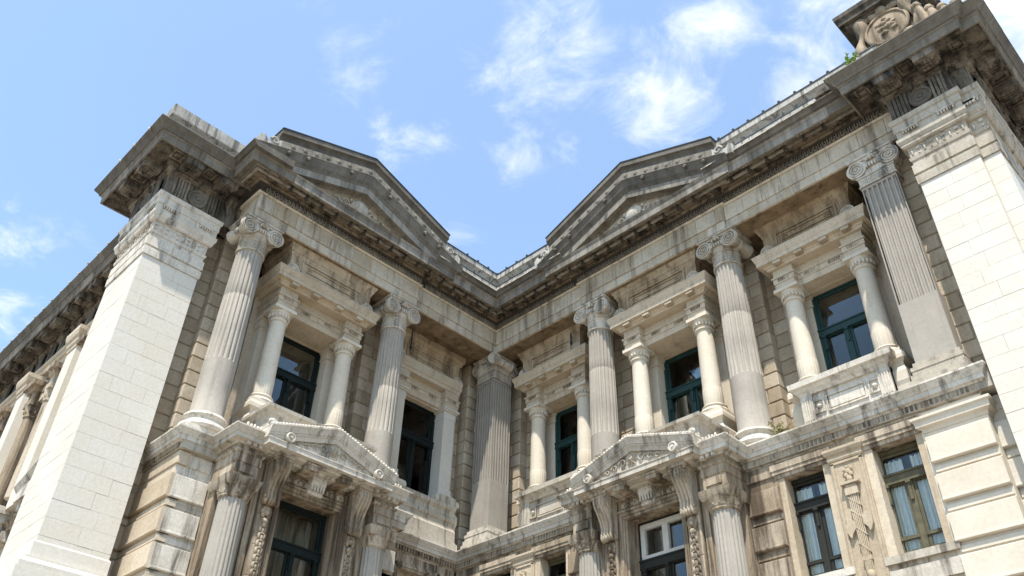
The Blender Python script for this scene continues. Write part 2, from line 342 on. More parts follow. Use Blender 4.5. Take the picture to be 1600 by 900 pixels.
# corona with soffit
cor = [(-1, 25.44), (.3, 25.44), (.32, 25.5), (.36, 25.52), (.36, 25.6), (.64, 25.6), (.64, 25.57), (.8, 25.57), (.8, 25.62), (1.05, 25.62), (1.05, 25.9), (-1, 25.9)]
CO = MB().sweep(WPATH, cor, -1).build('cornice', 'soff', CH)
pieces(WPATH, [(.6, 25.6), (.67, 25.6), (.67, 25.49), (.7, 25.47), (.75, 25.47), (.78, 25.49), (.78, 25.6), (.85, 25.62), (.6, 25.62)], -1, 2.2, 'soffit_rail', 'fascia', CO, 5)
pieces(WPATH, [(.9, 25.57), (1.1, 25.57), (1.1, 25.47), (1.16, 25.47), (1.17, 25.82), (1.2, 25.84), (1.22, 25.9), (1.25, 25.93), (.9, 25.94)], -1, 1.5, 'corona_stone', 'fascia', CO, 4)
# soffit panels and drops
def soffit(T, s0, s1, off):
    n = max(1, round((s1 - s0) / .78)); p = (s1 - s0) / n
    pn = MB(T); dr = MB(T)
    for i in range(n):
        a = s0 + i * p
        for (u0, u1) in ((.4, .6), (.84, 1.03)):
            for (x0, x1, o0, o1) in ((a + .06, a + p - .06, u0, u0 + .03), (a + .06, a + p - .06, u1 - .03, u1), (a + .06, a + .09, u0 + .03, u1 - .03), (a + p - .09, a + p - .06, u0 + .03, u1 - .03)):
                pn.box(x0, x1, off + o0, off + o1, 25.56, 25.63)
            pn.box(a + .2, a + p - .2, off + u0 + .08, off + u1 - .08, 25.565, 25.63)
        dr.ball((a, off + .725, 25.44), .1, 8, (1, 1, 1.1)); dr.box(a - .05, a + .05, off + .6, off + .86, 25.5, 25.63)
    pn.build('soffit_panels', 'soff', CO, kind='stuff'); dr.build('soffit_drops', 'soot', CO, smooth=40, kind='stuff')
soffit(WL, 1.3, 5.2, 0); soffit(WL, 5.3, 13.8, .12); soffit(WR, 1.3, 5.7, 0); soffit(WR, 5.85, 13.6, .12); soffit(WR, 13.8, 19.6, 0)
# the cyma runs on between the pediments
sim = [(-.5, 25.93), (1.27, 25.93), (1.27, 25.965), (1.25, 25.97), (1.25, 25.985), (1.29, 25.99), (1.33, 26.01), (1.35, 26.05), (1.36, 26.09), (1.4, 26.13), (1.43, 26.14), (1.43, 26.165), (1.46, 26.17), (1.46, 26.22), (-.5, 26.3)]
pieces([(0, -5.2), (0, 0), (5.72, 0)], sim, -1, 1.8, 'cyma_stone', 'sima', CO, 6)
pieces([(13.7, 0), (21.4, 0)], sim, -1, 1.8, 'cyma_stone', 'sima', CO, 7)
MB().sweep([(-1.5, -13.96), (1.575, -13.96)], sim, -1).build('cyma_stone', 'sima', CO)
pieces([(0, -5.2), (0, 0), (5.72, 0)], [(1.2, 26.19), (1.475, 26.19), (1.475, 26.235), (1.2, 26.25)], -1, 1.8, 'edge_stone', 'wash', CO, 6)
pieces([(13.7, 0), (21.4, 0)], [(1.2, 26.19), (1.475, 26.19), (1.475, 26.235), (1.2, 26.25)], -1, 1.8, 'edge_stone', 'wash', CO, 7)
# parapet gutter
gut = [(.2, 26.2), (1.28, 26.2), (1.28, 26.62), (1.2, 26.64), (1.05, 26.67), (1.0, 26.75), (1.0, 26.88), (1.04, 27.0), (1.12, 27.1), (1.2, 27.16), (1.24, 27.17), (1.24, 27.46), (.2, 27.46)]
GP1 = [(0, -5.0), (0, 0), (5.5, 0)]; GP2 = [(13.9, 0), (21.6, 0)]
cap = [(.2, 27.46), (1.27, 27.46), (1.27, 27.51), (.2, 27.56)]; fl = [(1.0, 26.62), (1.3, 26.62), (1.3, 26.66), (1.0, 26.68)]
for gp in (GP1, GP2):
    G0 = MB().sweep(gp, [(p_ - .03 if p_ > .5 else p_, z_) for p_, z_ in gut], -1).build('parapet_gutter', 'gut', CH)
    pieces(gp, [(p_ if p_ > .5 else .6, z_) for p_, z_ in gut], -1, 1.1, 'gutter_stone', 'gut', G0, 13, jit=.004)
    MB().sweep(gp, cap, -1).sweep(gp, fl, -1).build('lead_flashing', 'lead', G0)
kn = MB(WL)
for i in range(6): kn.ball((.9 - 1.2 + i * .72 , 1.2, 27.6), .075, 6); kn.box(.87 - 1.2 + i * .72, .93 - 1.2 + i * .72, 1.17, 1.23, 27.5, 27.6)
kn.T = WR
for i in range(6): kn.ball((-.3 + i * .72, 1.2, 27.6), .075, 6); kn.box(-.33 + i * .72, -.27 + i * .72, 1.17, 1.23, 27.5, 27.6)
for i in range(8): kn.ball((14.6 + i * .72, 1.2, 27.6), .075, 6); kn.box(14.57 + i * .72, 14.63 + i * .72, 1.17, 1.23, 27.5, 27.6)
kn.build('gutter_studs', 'lead', CH, kind='stuff')
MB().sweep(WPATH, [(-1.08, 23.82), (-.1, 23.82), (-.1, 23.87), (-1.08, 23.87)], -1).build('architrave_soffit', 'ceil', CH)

# ---- pediments
def rosette(b, s, o, z, r=.12):
    b.ball((s, o, z), r, 10, (1, .45, 1)); 
    for k in range(6): t = k * math.pi / 3; b.ball((s + r * math.cos(t), o, z + r * math.sin(t)), r * .45, 6, (1, .5, 1))
def pediment(T, res, label):
    off = .12; s0 = res[0] - 1.45; s1 = res[1] + 1.45; sc = (s0 + s1) / 2; hw = (s1 - s0) / 2; za = 28.27; sl = (za - Z_TOP) / hw
    zf = lambda s: za - abs(s - sc) * sl
    rk = [(off - .6, -.02), (off - .6, -.6), (off + 1.2, -.6), (off + 1.22, -.54), (off + 1.26, -.5), (off + 1.26, -.46), (off + 1.29, -.45), (off + 1.29, -.41), (off + 1.32, -.38), (off + 1.34, -.3), (off + 1.38, -.18), (off + 1.42, -.1), (off + 1.43, -.05), (off + 1.46, -.04), (off + 1.46, 0)]
    P = MB(T).gable(s0 + .02, s1 - .17, zf, rk, zmin=25.935).build('pediment', 'sima', CH, label=label)
    MB(T).gable(s0 + .6, s1 - .6, zf, [(off - .6, -.57), (off - .6, -.98), (off + .7, -1.0), (off + .72, -.93), (off + .78, -.88), (off + 1.12, -.9), (off + 1.12, -.98), (off + 1.17, -.98), (off + 1.18, -.57)], zmin=25.935).build('raking_corona', 'fascia', P)
    # tympanum
    MB(T).extr_o([(s0 + .9, 25.9), (s1 - .9, 25.9), (sc, za - .6)], -.3, off + .7).build('tympanum', 'archi', P)
    # carved figure: a globe between scrolling leaves
    r = MB(T); zb = 26.2
    r.ball((sc, off + .74, zb + .42), .5, 18, (1, .45, .85))
    for sg in (-1, 1):
        for (cx, rr, h) in ((.72, .2, .34), (1.22, .16, .25), (1.66, .12, .17)):
            pts = []; rad = []
            for i in range(22):
                t = i / 21 * 4.2 * math.pi / 1.6; q = rr * (1 - i / 30)
                pts.append((sc + sg * (cx + q * math.cos(t)), off + .76, zb + h + q * math.sin(t))); rad.append(.05 * (1 - i / 34))
            r.tube(pts, rad, 6)
            r.ball((sc + sg * (cx - .24), off + .72, zb + h * .9), .13, 8, (1.3, .6, .8)); r.ball((sc + sg * (cx + .2), off + .72, zb + h * .35), .1, 8, (1.5, .6, .7))
        r.ball((sc + sg * .52, off + .75, zb + .62), .1, 8); r.ball((sc + sg * 2.0, off + .72, zb + .1), .1, 8, (2, .6, .7))
    r.build('tympanum_carving', 'wash', P, smooth=50)
    # line of spouts on the cyma
    sp = MB(T)
    for k in range(-2, 3):
        s = sc + k * 2.2 + (1.1 if k < 0 else -1.1 if k > 0 else 99)
        if abs(s - sc) < 9: sp.ball((s, off + 1.44, zf(s) - .2), .1, 8); sp.ball((s, off + 1.5, zf(s) - .28), .06, 6)
    for s in (sc - 4.2, sc + 4.2): sp.ball((s, off + 1.44, zf(s) - .2), .1, 8)
    sp.build('lion_head_spouts', 'sima', P, smooth=50, kind='stuff')
    # attic band with rosettes and its gutter
    b0 = sc - 4.62; b1 = sc + 4.62
    ab = [(-1.5, -.04), (off + 1.44, -.04), (off + 1.44, .02), (off + 1.4, .03), (off + 1.4, .4), (off + 1.36, .43), (-1.5, .43)]
    B = MB(T).gable(b0, b1, zf, ab).build('rosette_band', 'fascia', P)
    rs = MB(T); k = 0; s = b0 + .3
    while s < b1: rosette(rs, s, off + 1.4, zf(s) + .21, .095); s += .56
    rs.build('rosettes', 'fascia', P, smooth=50, kind='stuff')
    gt = [(-1.5, .42), (off + 1.34, .42), (off + 1.34, .46), (off + 1.3, .48), (off + 1.28, .56), (off + 1.3, .66), (off + 1.36, .74), (off + 1.44, .78), (off + 1.48, .79), (off + 1.48, 1.05), (-1.5, 1.05)]
    MB(T).gable(b0 - .12, b1 + .12, zf, gt).build('raking_gutter', 'sima', P)
    MB(T).gable(b0 - .15, b1 + .15, zf, [(-1.5, 1.05), (off + 1.51, 1.05), (off + 1.51, 1.1), (-1.5, 1.12)]).build('lead_capping', 'lead', P)
    # scrolled end pieces
    for sg, e in ((-1, b0), (1, b1)):
        q = MB(T)
        pts = [(e + sg * (.1 + .2 * (1 - i / 30) * math.cos(i / 29 * 9) + .2), off + 1.4, zf(e + sg * .3) + .26 + .2 * (1 - i / 30) * math.sin(i / 29 * 9)) for i in range(30)]
        q.tube(pts, [.06 * (1 - i / 40) for i in range(30)], 6)
        a, c = sorted((e, e + sg * .95)); zl = min(zf(a), zf(c))
        q.extr_o([(e, zf(e) - .03), (e + sg * .95, zf(e + sg * .95) - .03), (e + sg * .98, zf(e + sg * .95) + .42), (e + sg * .8, zf(e + sg * .8) + .55), (e + sg * .65, zf(e + sg * .65) + .3), (e + sg * .3, zf(e + sg * .3) + .25), (e, zf(e) + .42)], off + .5, off + 1.38)
        q.build('scroll_block', 'gut', P)
pediment(WL, L_RES, 'left wing pediment with carved globe, its slope running down to the inner corner')
pediment(WR, R_RES, 'right wing pediment with carved globe in the tympanum')

# ---- volutes and Ionic capitals
def volute(b, c, u, n, R, sg):
    """disc with raised spiral, centre c, horizontal in-plane direction u, outward normal n (all in the builder's frame)"""
    c = Vector(c); u = Vector(u); n = Vector(n); up = Vector((0, 0, 1)); k = 28
    ring = lambda r, d: [tuple(c + u * r * math.cos(2 * math.pi * i / k) + up * r * math.sin(2 * math.pi * i / k) + n * d) for i in range(k)]
    vs = ring(R * .9, -.16) + ring(R, -.12) + ring(R, 0) + ring(R * .82, .0) + ring(R * .8, -.03)
    fs = [(j * k + i, j * k + (i + 1) % k, (j + 1) * k + (i + 1) % k, (j + 1) * k + i) for j in range(4) for i in range(k)]
    fs += [tuple(range(k))[::-1], tuple(4 * k + i for i in range(k))]
    b.add(vs, fs)
    pts = []; rad = []
    for i in range(56):
        t = i / 55 * 2.35 * 2 * math.pi; r = R * .86 * (1 - .84 * i / 55)
        pts.append(tuple(c + u * sg * r * math.sin(t) + up * r * math.cos(t) + n * .015)); rad.append(R * .095 * (1 - .55 * i / 55))
    b.tube(pts, rad, 6)
    e = c + n * .0
    b.ball(tuple(e), R * .13, 8)
def ionic(T, s, o, parent, square=False):
    b = MB(T); zc = 23.3; h = .66
    b.box(s - .88, s + .88, o - .75, o + .72, 23.72, 23.8); b.box(s - .82, s + .82, o - .7, o + .66, 23.62, 23.72); b.box(s - .76, s + .76, o - .62, o + .6, 23.42, 23.62)
    for sg in (-1, 1):
        volute(b, (s + sg * .62, o + .68, zc), (1, 0, 0), (0, 1, 0), .37, sg)
        # bolster running back from the volute
        b.lathe(s + sg * .62, zc, [(.32, o + .54), (.3, o + .45), (.22, o + .2), (.2, o + .1), (.24, o + .08), (.24, o - .08), (.2, o - .1), (.22, o - .2), (.3, o - .5), (.33, o - .62)], 20, axis='o')
        b.ball((s + sg * .62, o - .6, zc), .3, 12, (1, .35, 1))
    # echinus with egg shapes and the palmette at its centre
    for i in range(7):
        b.ball((s - .33 + i * .11, o + .6 + .05 * math.cos((i - 3) / 3), 23.3), .075, 8, (.75, 1, 1.5))
    for (a, z, r) in ((0, 23.66, .1), (-.1, 23.6, .075), (.1, 23.6, .075), (-.15, 23.52, .06), (.15, 23.52, .06), (0, 23.55, .08), (0, 23.76, .06)): b.ball((s + a, o + .7, z), r, 8)
    if square: b.box(s - .6, s + .6, o - .62, o + .58, 22.95, 23.45)
    else: b.lathe(s, o, [(.5, 22.9), (.54, 22.95), (.6, 23.1), (.62, 23.25), (.62, 23.45)], 32)
    return b.build('capital', 'wash', parent, smooth=35)
FL = 20
def fl_r(t, h): return 1 - .075 * max(0.0, math.cos(t * FL)) ** .6 if True else 1
def gkey_ring(b, s, o, r, z0, n=22):
    for i in range(n):
        t = 2 * math.pi * i / n; d = 2 * math.pi / n
        def arc(t0, t1, za, zb):
            q = []
            for rr in (r - .01, r + .022):
                for zz in (za, zb):
                    q += [(s + rr * math.cos(t0), o + rr * math.sin(t0), zz), (s + rr * math.cos(t1), o + rr * math.sin(t1), zz)]
            b.add(q, [(0, 1, 3, 2), (4, 6, 7, 5), (0, 2, 6, 4), (1, 5, 7, 3), (0, 4, 5, 1), (2, 3, 7, 6)])
        arc(t, t + d * .2, z0, z0 + .26); arc(t + d * .2, t + d * .7, z0 + .21, z0 + .26); arc(t + d * .5, t + d * .7, z0 + .07, z0 + .21); arc(t + d * .7, t + d, z0, z0 + .05)
def column(T, s, o, label):
    r0, r1 = .6, .535; ra = lambda z: r0 + (r1 - r0) * max(0, (z - 16.5) / 5.8) ** 1.3
    zz = [14.78, 14.84, 14.95, 16.0, 17.05]
    pl = [(ra(14.9) + .06, 14.78), (ra(14.9) + .06, 14.84), (ra(15), 14.93), (ra(16), 16), (ra(17), 17.1)]
    C = MB(T).lathe(s, o, pl, 48)
    n = FL * 6; zj = 19.2 + (s * 7.3 % 1) * 1.1; prof = [(ra(z) * (.982 if abs(z - zj) < .005 else 1), z) for z in (17.1, 17.2, 18.4, zj - .02, zj, zj + .02, 20.8, 21.8, 22.2)] + [(r1, 22.3)]
    rf = lambda t, h: (1 - (.11 if 17.15 < h < 22.25 else 0) * (max(0.0, math.cos(t * FL) + .45) / 1.45) ** .7)
    C.lathe(s, o, prof, n, rf)
    sh = C.build('column', 'grey', CH, smooth=40, label=label)
    nk = MB(T).lathe(s, o, [(r1 - .02, 22.28), (r1 + .05, 22.3), (r1 + .06, 22.36), (r1 + .01, 22.4), (r1 + .01, 22.78), (r1 + .04, 22.8), (r1 + .05, 22.86), (r1 - .02, 22.92)], 40)
    gkey_ring(nk, s, o, r1 + .01, 22.46); nk.build('necking_band', 'wash', sh, smooth=35)
    MB(T).lathe(s, o, [(.62, 14.12), (.84, 14.14), (.9, 14.24), (.86, 14.36), (.76, 14.4), (.72, 14.46), (.72, 14.54), (.76, 14.58), (.8, 14.66), (.76, 14.76), (.66, 14.8), (.6, 14.8)], 40).box(s - .86, s + .86, o - .86, o + .72, 13.8, 14.13).build('base', 'wash', sh, smooth=40)
    ionic(T, s, o, sh)
    return sh
column(WL, 13.4, -.58, 'grey fluted round Ionic column nearest the smooth left pier')
column(WL, 5.9, -.58, 'grey fluted round Ionic column of the left wing nearer the inner corner')
column(WR, 6.3, -.58, 'grey fluted round Ionic column of the right wing nearer the inner corner')
column(WR, 13.1, -.58, 'grey fluted round Ionic column of the right wing beside the weeds on the ledge')

# square piers: the inner corner one and the one beside the right end pier
def flute_face(b, T, s0, s1, o, z0, z1, n=7):
    """grooved face: ribs standing proud of the pier core"""
    p = (s1 - s0) / n
    for i in range(n + 1):
        c = s0 + i * p; a = max(s0, c - p * .17); e = min(s1, c + p * .17); b.box(a, e, o - .08, o, z0, z1)
def pier(name, T, s0, s1, o0, o1, faces, label, cap):
    b = MB(T); b.box(s0, s1, o0, o1, 14.85, 17.12); b.box(s0 + .075, s1 - .075, o0, o1 - .075, 17.1, 22.4)
    b.box(s0, s1, o0, o1, 22.3, 22.42)
    flute_face(b, T, s0, s1, o1, 17.12, 22.3)
    if 'side' in faces:                           # second grooved face, turned to the other wing
        p = (o1 - o0) / 7
        for i in range(8):
            c = o0 + i * p; b.box(s0 - .0, s0 + .05, max(o0, c - p * .24), min(o1, c + p * .24), 17.12, 22.3)
    P = b.build(name, 'grey', CH, label=label)
    e = MB(T).box(s0 - .02, s1 + .02, o0, o1 + .02, 22.42, 22.9)
    for i in range(9):
        a = s0 + .05 + i * (s1 - s0 - .1) / 9
        e.box(a, a + .03, o1 + .01, o1 + .045, 22.5, 22.78); e.box(a + .03, a + .1, o1 + .01, o1 + .045, 22.74, 22.78); e.box(a + .07, a + .1, o1 + .01, o1 + .045, 22.58, 22.74)
    e.box(s0 - .06, s1 + .06, o0, o1 + .06, 22.42, 22.46); e.box(s0 - .06, s1 + .06, o0, o1 + .06, 22.84, 22.9)
    e.build('necking_band', 'wash', P)
    bb = MB(T).box(s0 - .26, s1 + .26, o0 - .1, o1 + .26, 13.8, 14.2)
    bb.box(s0 - .2, s1 + .2, o0, o1 + .2, 14.2, 14.4); bb.box(s0 - .14, s1 + .14, o0, o1 + .14, 14.4, 14.55); bb.box(s0 - .16, s1 + .16, o0, o1 + .16, 14.55, 14.68); bb.box(s0 - .08, s1 + .08, o0, o1 + .08, 14.68, 14.85)
    bb.build('base', 'wash', P)
    return P
PF = pier('square_column', WR, 19.2, 20.5, -1.2, 0, (), 'grey fluted square column beside the tall smooth right pier', 1)
ionic(WR, 19.85, -.6, PF, True)
PC = pier('corner_column', WR, -1.18, 0, -1.18, 0, (), 'grey fluted square column standing in the inner corner', 2)
b = MB()                                            # its right-hand face, turned to the left wing
for i in range(8):
    c = .0 + i * 1.18 / 7
    if i: b.box(-.08, .0, max(.0, c - .029), min(1.18, c + .029), 17.12, 22.3)
b.build('fluted_face', 'grey', PC)
b = MB()
b.box(-1.45, .14, -.14, 1.45, 23.7, 23.8); b.box(-1.4, .1, -.1, 1.4, 23.58, 23.7); b.box(-1.25, .03, -.03, 1.25, 22.9, 23.58)
q = math.sqrt(.5)
volute(b, (.27, -.33, 23.33), (.8, .6, 0), (.6, -.8, 0), .3, -1)
b.lathe(.17, 23.33, [(.25, -.2), (.2, .05), (.16, .2), (.2, .25), (.2, .32), (.16, .4), (.22, .7), (.28, .9)], 16, axis='o')
volute(b, (-1.15, -.12, 23.3), (1, 0, 0), (0, -1, 0), .36, -1)
volute(b, (.12, 1.15, 23.3), (0, 1, 0), (1, 0, 0), .36, 1)
for i in range(6): b.ball((-.95 + i * .15, -.06, 23.3), .08, 8, (.8, 1, 1.4)); b.ball((.06, .2 + i * .15, 23.3), .08, 8, (1, .8, 1.4))
for d in (0, .08, -.08): b.ball((-.6 + d, -.12, 23.6 - abs(d)), .08, 8); b.ball((.12, .6 + d, 23.6 - abs(d)), .08, 8)
for i in range(5): b.ball((.02 - .12 * i, .25 * 0 - .02, 23.05), .05, 6)
b.build('capital', 'wash', PC, smooth=35)

# ---- rusticated rear walls: responds behind every column, and the strip of wall beyond each
def rusticated(T, sc, s_end, label=None, o_w=-2.35, o_a=-1.85, hw=.62, inner=None):
    pr = MB(T).box(sc - hw + .03, sc + hw - .03, -3.6, o_a - .06, 13.8, 24.0).box(sc + hw - .05, s_end, -3.6, o_w - .06, 13.8, 24.0)
    if inner: pr.box(inner, sc - hw + .05, -3.6, o_w - .06, 13.8, 24.0)
    W = pr.build('rusticated_wall', 'rust', CH, label=label)
    h = .617; z = 24.0 - .02; k = 0; rnd = random.Random(int(sc * 100))
    while z > 14.0:
        z0 = max(13.82, z - h); g_ = .017
        fr_ = .5 if k % 2 else .3
        cut = sc + hw - (.55 if k % 2 else .85)
        MB(T).cbox(cut + g_, sc + hw, o_a - .48, o_a, z0 + g_, z - g_, .03).build('stone', 'rust', W)
        MB(T).cbox(sc - hw, cut - g_, o_a - .3, o_a, z0 + g_, z - g_, .03).build('stone', 'rust', W)
        a = sc + hw + .0; e = s_end
        if e - a > .25:
            if e - a > .9:
                c = a + (.42 if k % 2 else .75) * (e - a)
                MB(T).cbox(a - .1, c - g_, o_w - .3, o_w, z0 + g_, z - g_, .03).build('stone', 'rust', W); MB(T).cbox(c + g_, e, o_w - .3, o_w, z0 + g_, z - g_, .03).build('stone', 'rust', W)
            else: MB(T).cbox(a - .1, e, o_w - .3, o_w, z0 + g_, z - g_, .03).build('stone', 'rust', W)
        z -= h; k += 1
rusticated(WL, 13.4, 15.3, 'rusticated strip of wall between the smooth left pier and the first column')
rusticated(WL, 5.9, 7.5); rusticated(WL, -.6, .75, o_w=-2.5, inner=-3)
rusticated(WR, -.6, .9, inner=-3); rusticated(WR, 6.3, 7.6); rusticated(WR, 13.1, 14.5)
rusticated(WR, 19.85, 21.6, 'rusticated strip of wall between the square column and the tall right pier', o_w=-.6)

# ---- window aedicules of the upper storey
def sash(T, s0, s1, o, z0, z1, parent, fm, tm=None, trans=None, pane=.0, curtain=False, light=None):
    """casement window: frame, transom with small pilasters, two leaves and a fanlight, glass panes, dark room behind"""
    tr = trans if trans else z1 - (z1 - z0) * .28; sc = (s0 + s1) / 2; t = .13
    f = MB(T)
    for (a, b_, c, d, p) in ((s0, s0 + t, z0, z1, .06), (s1 - t, s1, z0, z1, .06), (s0, s1, z1 - t, z1, .047), (s0, s1, tr - .1, tr + .1, .1), (s0, s1, z0, z0 + .12, .052), (sc - .09, sc + .09, z0, tr, .05)):
        f.box(a, b_, o - .1, o + p, c, d)
    f.box(s0, s1, o - .06, o + .14, tr + .1, tr + .16); f.box(s0, s1, o - .06, o + .12, tr - .16, tr - .1)
    for (a, b_, c, d) in ((s0 + t, sc - .09, z0 + .12, tr - .1), (sc + .09, s1 - t, z0 + .12, tr - .1), (s0 + t, s1 - t, tr + .1, z1 - t)):
        for (e0, e1, g0, g1, q_) in ((a, a + .09, c, d, 0), (b_ - .09, b_, c, d, 0), (a + .088, b_ - .088, d - .09, d, .004), (a + .088, b_ - .088, c, c + .09, .004)): f.box(e0, e1, o - .08 + q_, o - .01 - q_, g0, g1)
    zr = z0 + (tr - z0) * .24
    for (a, b_) in ((s0 + t, sc - .09), (sc + .09, s1 - t)): f.box(a, b_, o - .07, o + .02, zr - .05, zr + .05)
    for a in (s0 + t + .02, sc - .05, s1 - t - .1): f.box(a, a + .09, o, o + .1, tr - .75, tr - .1); f.box(a - .03, a + .12, o, o + .14, tr - .24, tr - .14)
    F = f.build('window_frame', fm, parent)
    if light: 
        q = MB(T)
        for (a, b_, c, d, e_) in ((s0 + t - .02, s0 + t + .16, tr + .16, z1 - t, 0), (s1 - t - .16, s1 - t + .02, tr + .16, z1 - t, 0), (sc - .12, sc + .12, tr + .16, z1 - t, 0), (s0 + t, s1 - t, z1 - t - .15, z1 - t + .03, .006), (s0 + t, s1 - t, tr + .14, tr + .3, .006)): q.box(a, b_, o - .09 + e_, o + .07 + e_, c, d)
        q.build('fanlight_frame', light, parent)
    for (a, b_, c, d) in ((s0 + t, sc - .05, z0 + .1, tr), (sc + .05, s1 - t, z0 + .1, tr), (s0 + t, s1 - t, tr + .05, z1 - t)):
        MB(T).box(a, b_, o - .055, o - .045, c, d).build('pane', 'glass', parent)
    if curtain:
        for (a, b_) in ((s0 + .05, sc - .1), (sc + .14, s1 - .05)):
            n = 30; vs = []
            for i in range(n + 1):
                x = a + (b_ - a) * i / n; y = o - .15 + .03 * math.sin(i * 1.9) + .02 * math.sin(i * .7)
                vs += [(x, y, z0 + .02), (x, y, z1 - .3 + .02 * math.sin(i))]
            vs2 = [(x, y - .01, z) for x, y, z in vs]; k = len(vs)
            MB(T).add(vs, [(2 * i, 2 * i + 1, 2 * i + 3, 2 * i + 2) for i in range(n)]).build('curtain', 'curtain', parent, smooth=60)
    # dark room (open box behind the glass)
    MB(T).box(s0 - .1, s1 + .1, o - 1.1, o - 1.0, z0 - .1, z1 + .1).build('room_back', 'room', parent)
def small_column(T, s, o, parent, mat='small', square=False, zb=16.25):
    b = MB(T)
    if square:
        b.box(s - .34, s + .34, o - .34, o + .34, 16.75, 20.3)
        for i in range(6): a = s - .3 + i * .11; b.box(a, a + .05, o + .34, o + .36, 16.78, 17.55)
        b.box(s - .42, s + .42, o - .42, o + .42, 16.35, 16.5); b.box(s - .38, s + .38, o - .38, o + .38, 16.5, 16.75)
        b.box(s - .36, s + .36, o - .36, o + .36, 20.3, 20.36)
        for i in range(7): b.ball((s - .33 + i * .11, o + .35, 20.5), .06, 6, (.8, .6, 1.8)); b.ball((s - .35, o - .33 + i * .11, 20.5), .06, 6, (.6, .8, 1.8))
        b.box(s - .36, s + .36, o - .36, o + .36, 20.36, 20.68); b.box(s - .44, s + .44, o - .44, o + .44, 20.68, 20.76); b.box(s - .5, s + .5, o - .5, o + .5, 20.76, 20.84)
    else:
        ra = lambda z: .375 - .04 * max(0, (z - 17.6) / 2.7)
        b.lathe(s, o, [(ra(z), z) for z in (17.52, 17.6, 18.5, 19.5, 20.2)] + [(.4, 20.24), (.4, 20.3), (.35, 20.32), (.35, 20.42), (.4, 20.55), (.47, 20.66), (.47, 20.7)], 36)
        n = 20 * 4; b.lathe(s, o, [(.375, 16.7), (.382, 16.72), (.382, 17.5), (.375, 17.53)], n, lambda t, h: 1 + .018 * math.cos(t * 20))
        b.lathe(s, o, [(.56, 16.4), (.58, 16.46), (.54, 16.54), (.47, 16.57), (.46, 16.62), (.5, 16.68), (.46, 16.73), (.4, 16.74)], 36)
        for i in range(18):
            t = i / 18 * 2 * math.pi; b.ball((s + .4 * math.cos(t), o + .4 * math.sin(t), 20.5), .062, 6, (1, 1, 1.9))
        b.box(s - .5, s + .5, o - .5, o + .5, 20.7, 20.84); b.box(s - .6, s + .6, o - .6, o + .55, 16.22, 16.4)
    return b.build('small_column', mat, parent, smooth=38)
def acroterion(T, s, o, z, parent):
    b = MB(T); k = 14
    pts = [(s + .3 * math.cos(math.pi * i / k), z + .34 * math.sin(math.pi * i / k)) for i in range(k + 1)]
    b.extr_o(pts, o - .12, o)
    b.tube([(p[0] * .9 + s * .1, o + .01, z + (p[1] - z) * .9) for p in pts], .035, 6)
    for i in range(7): t = math.pi * (i + .5) / 7; b.ball((s + .19 * math.cos(t), o + .01, z + .03 + .2 * math.sin(t)), .04, 6, (1, .6, 1))
    b.ball((s, o + .01, z + .08), .07, 8, (1, .6, 1)); b.build('acroterion', 'wash', parent, smooth=40)
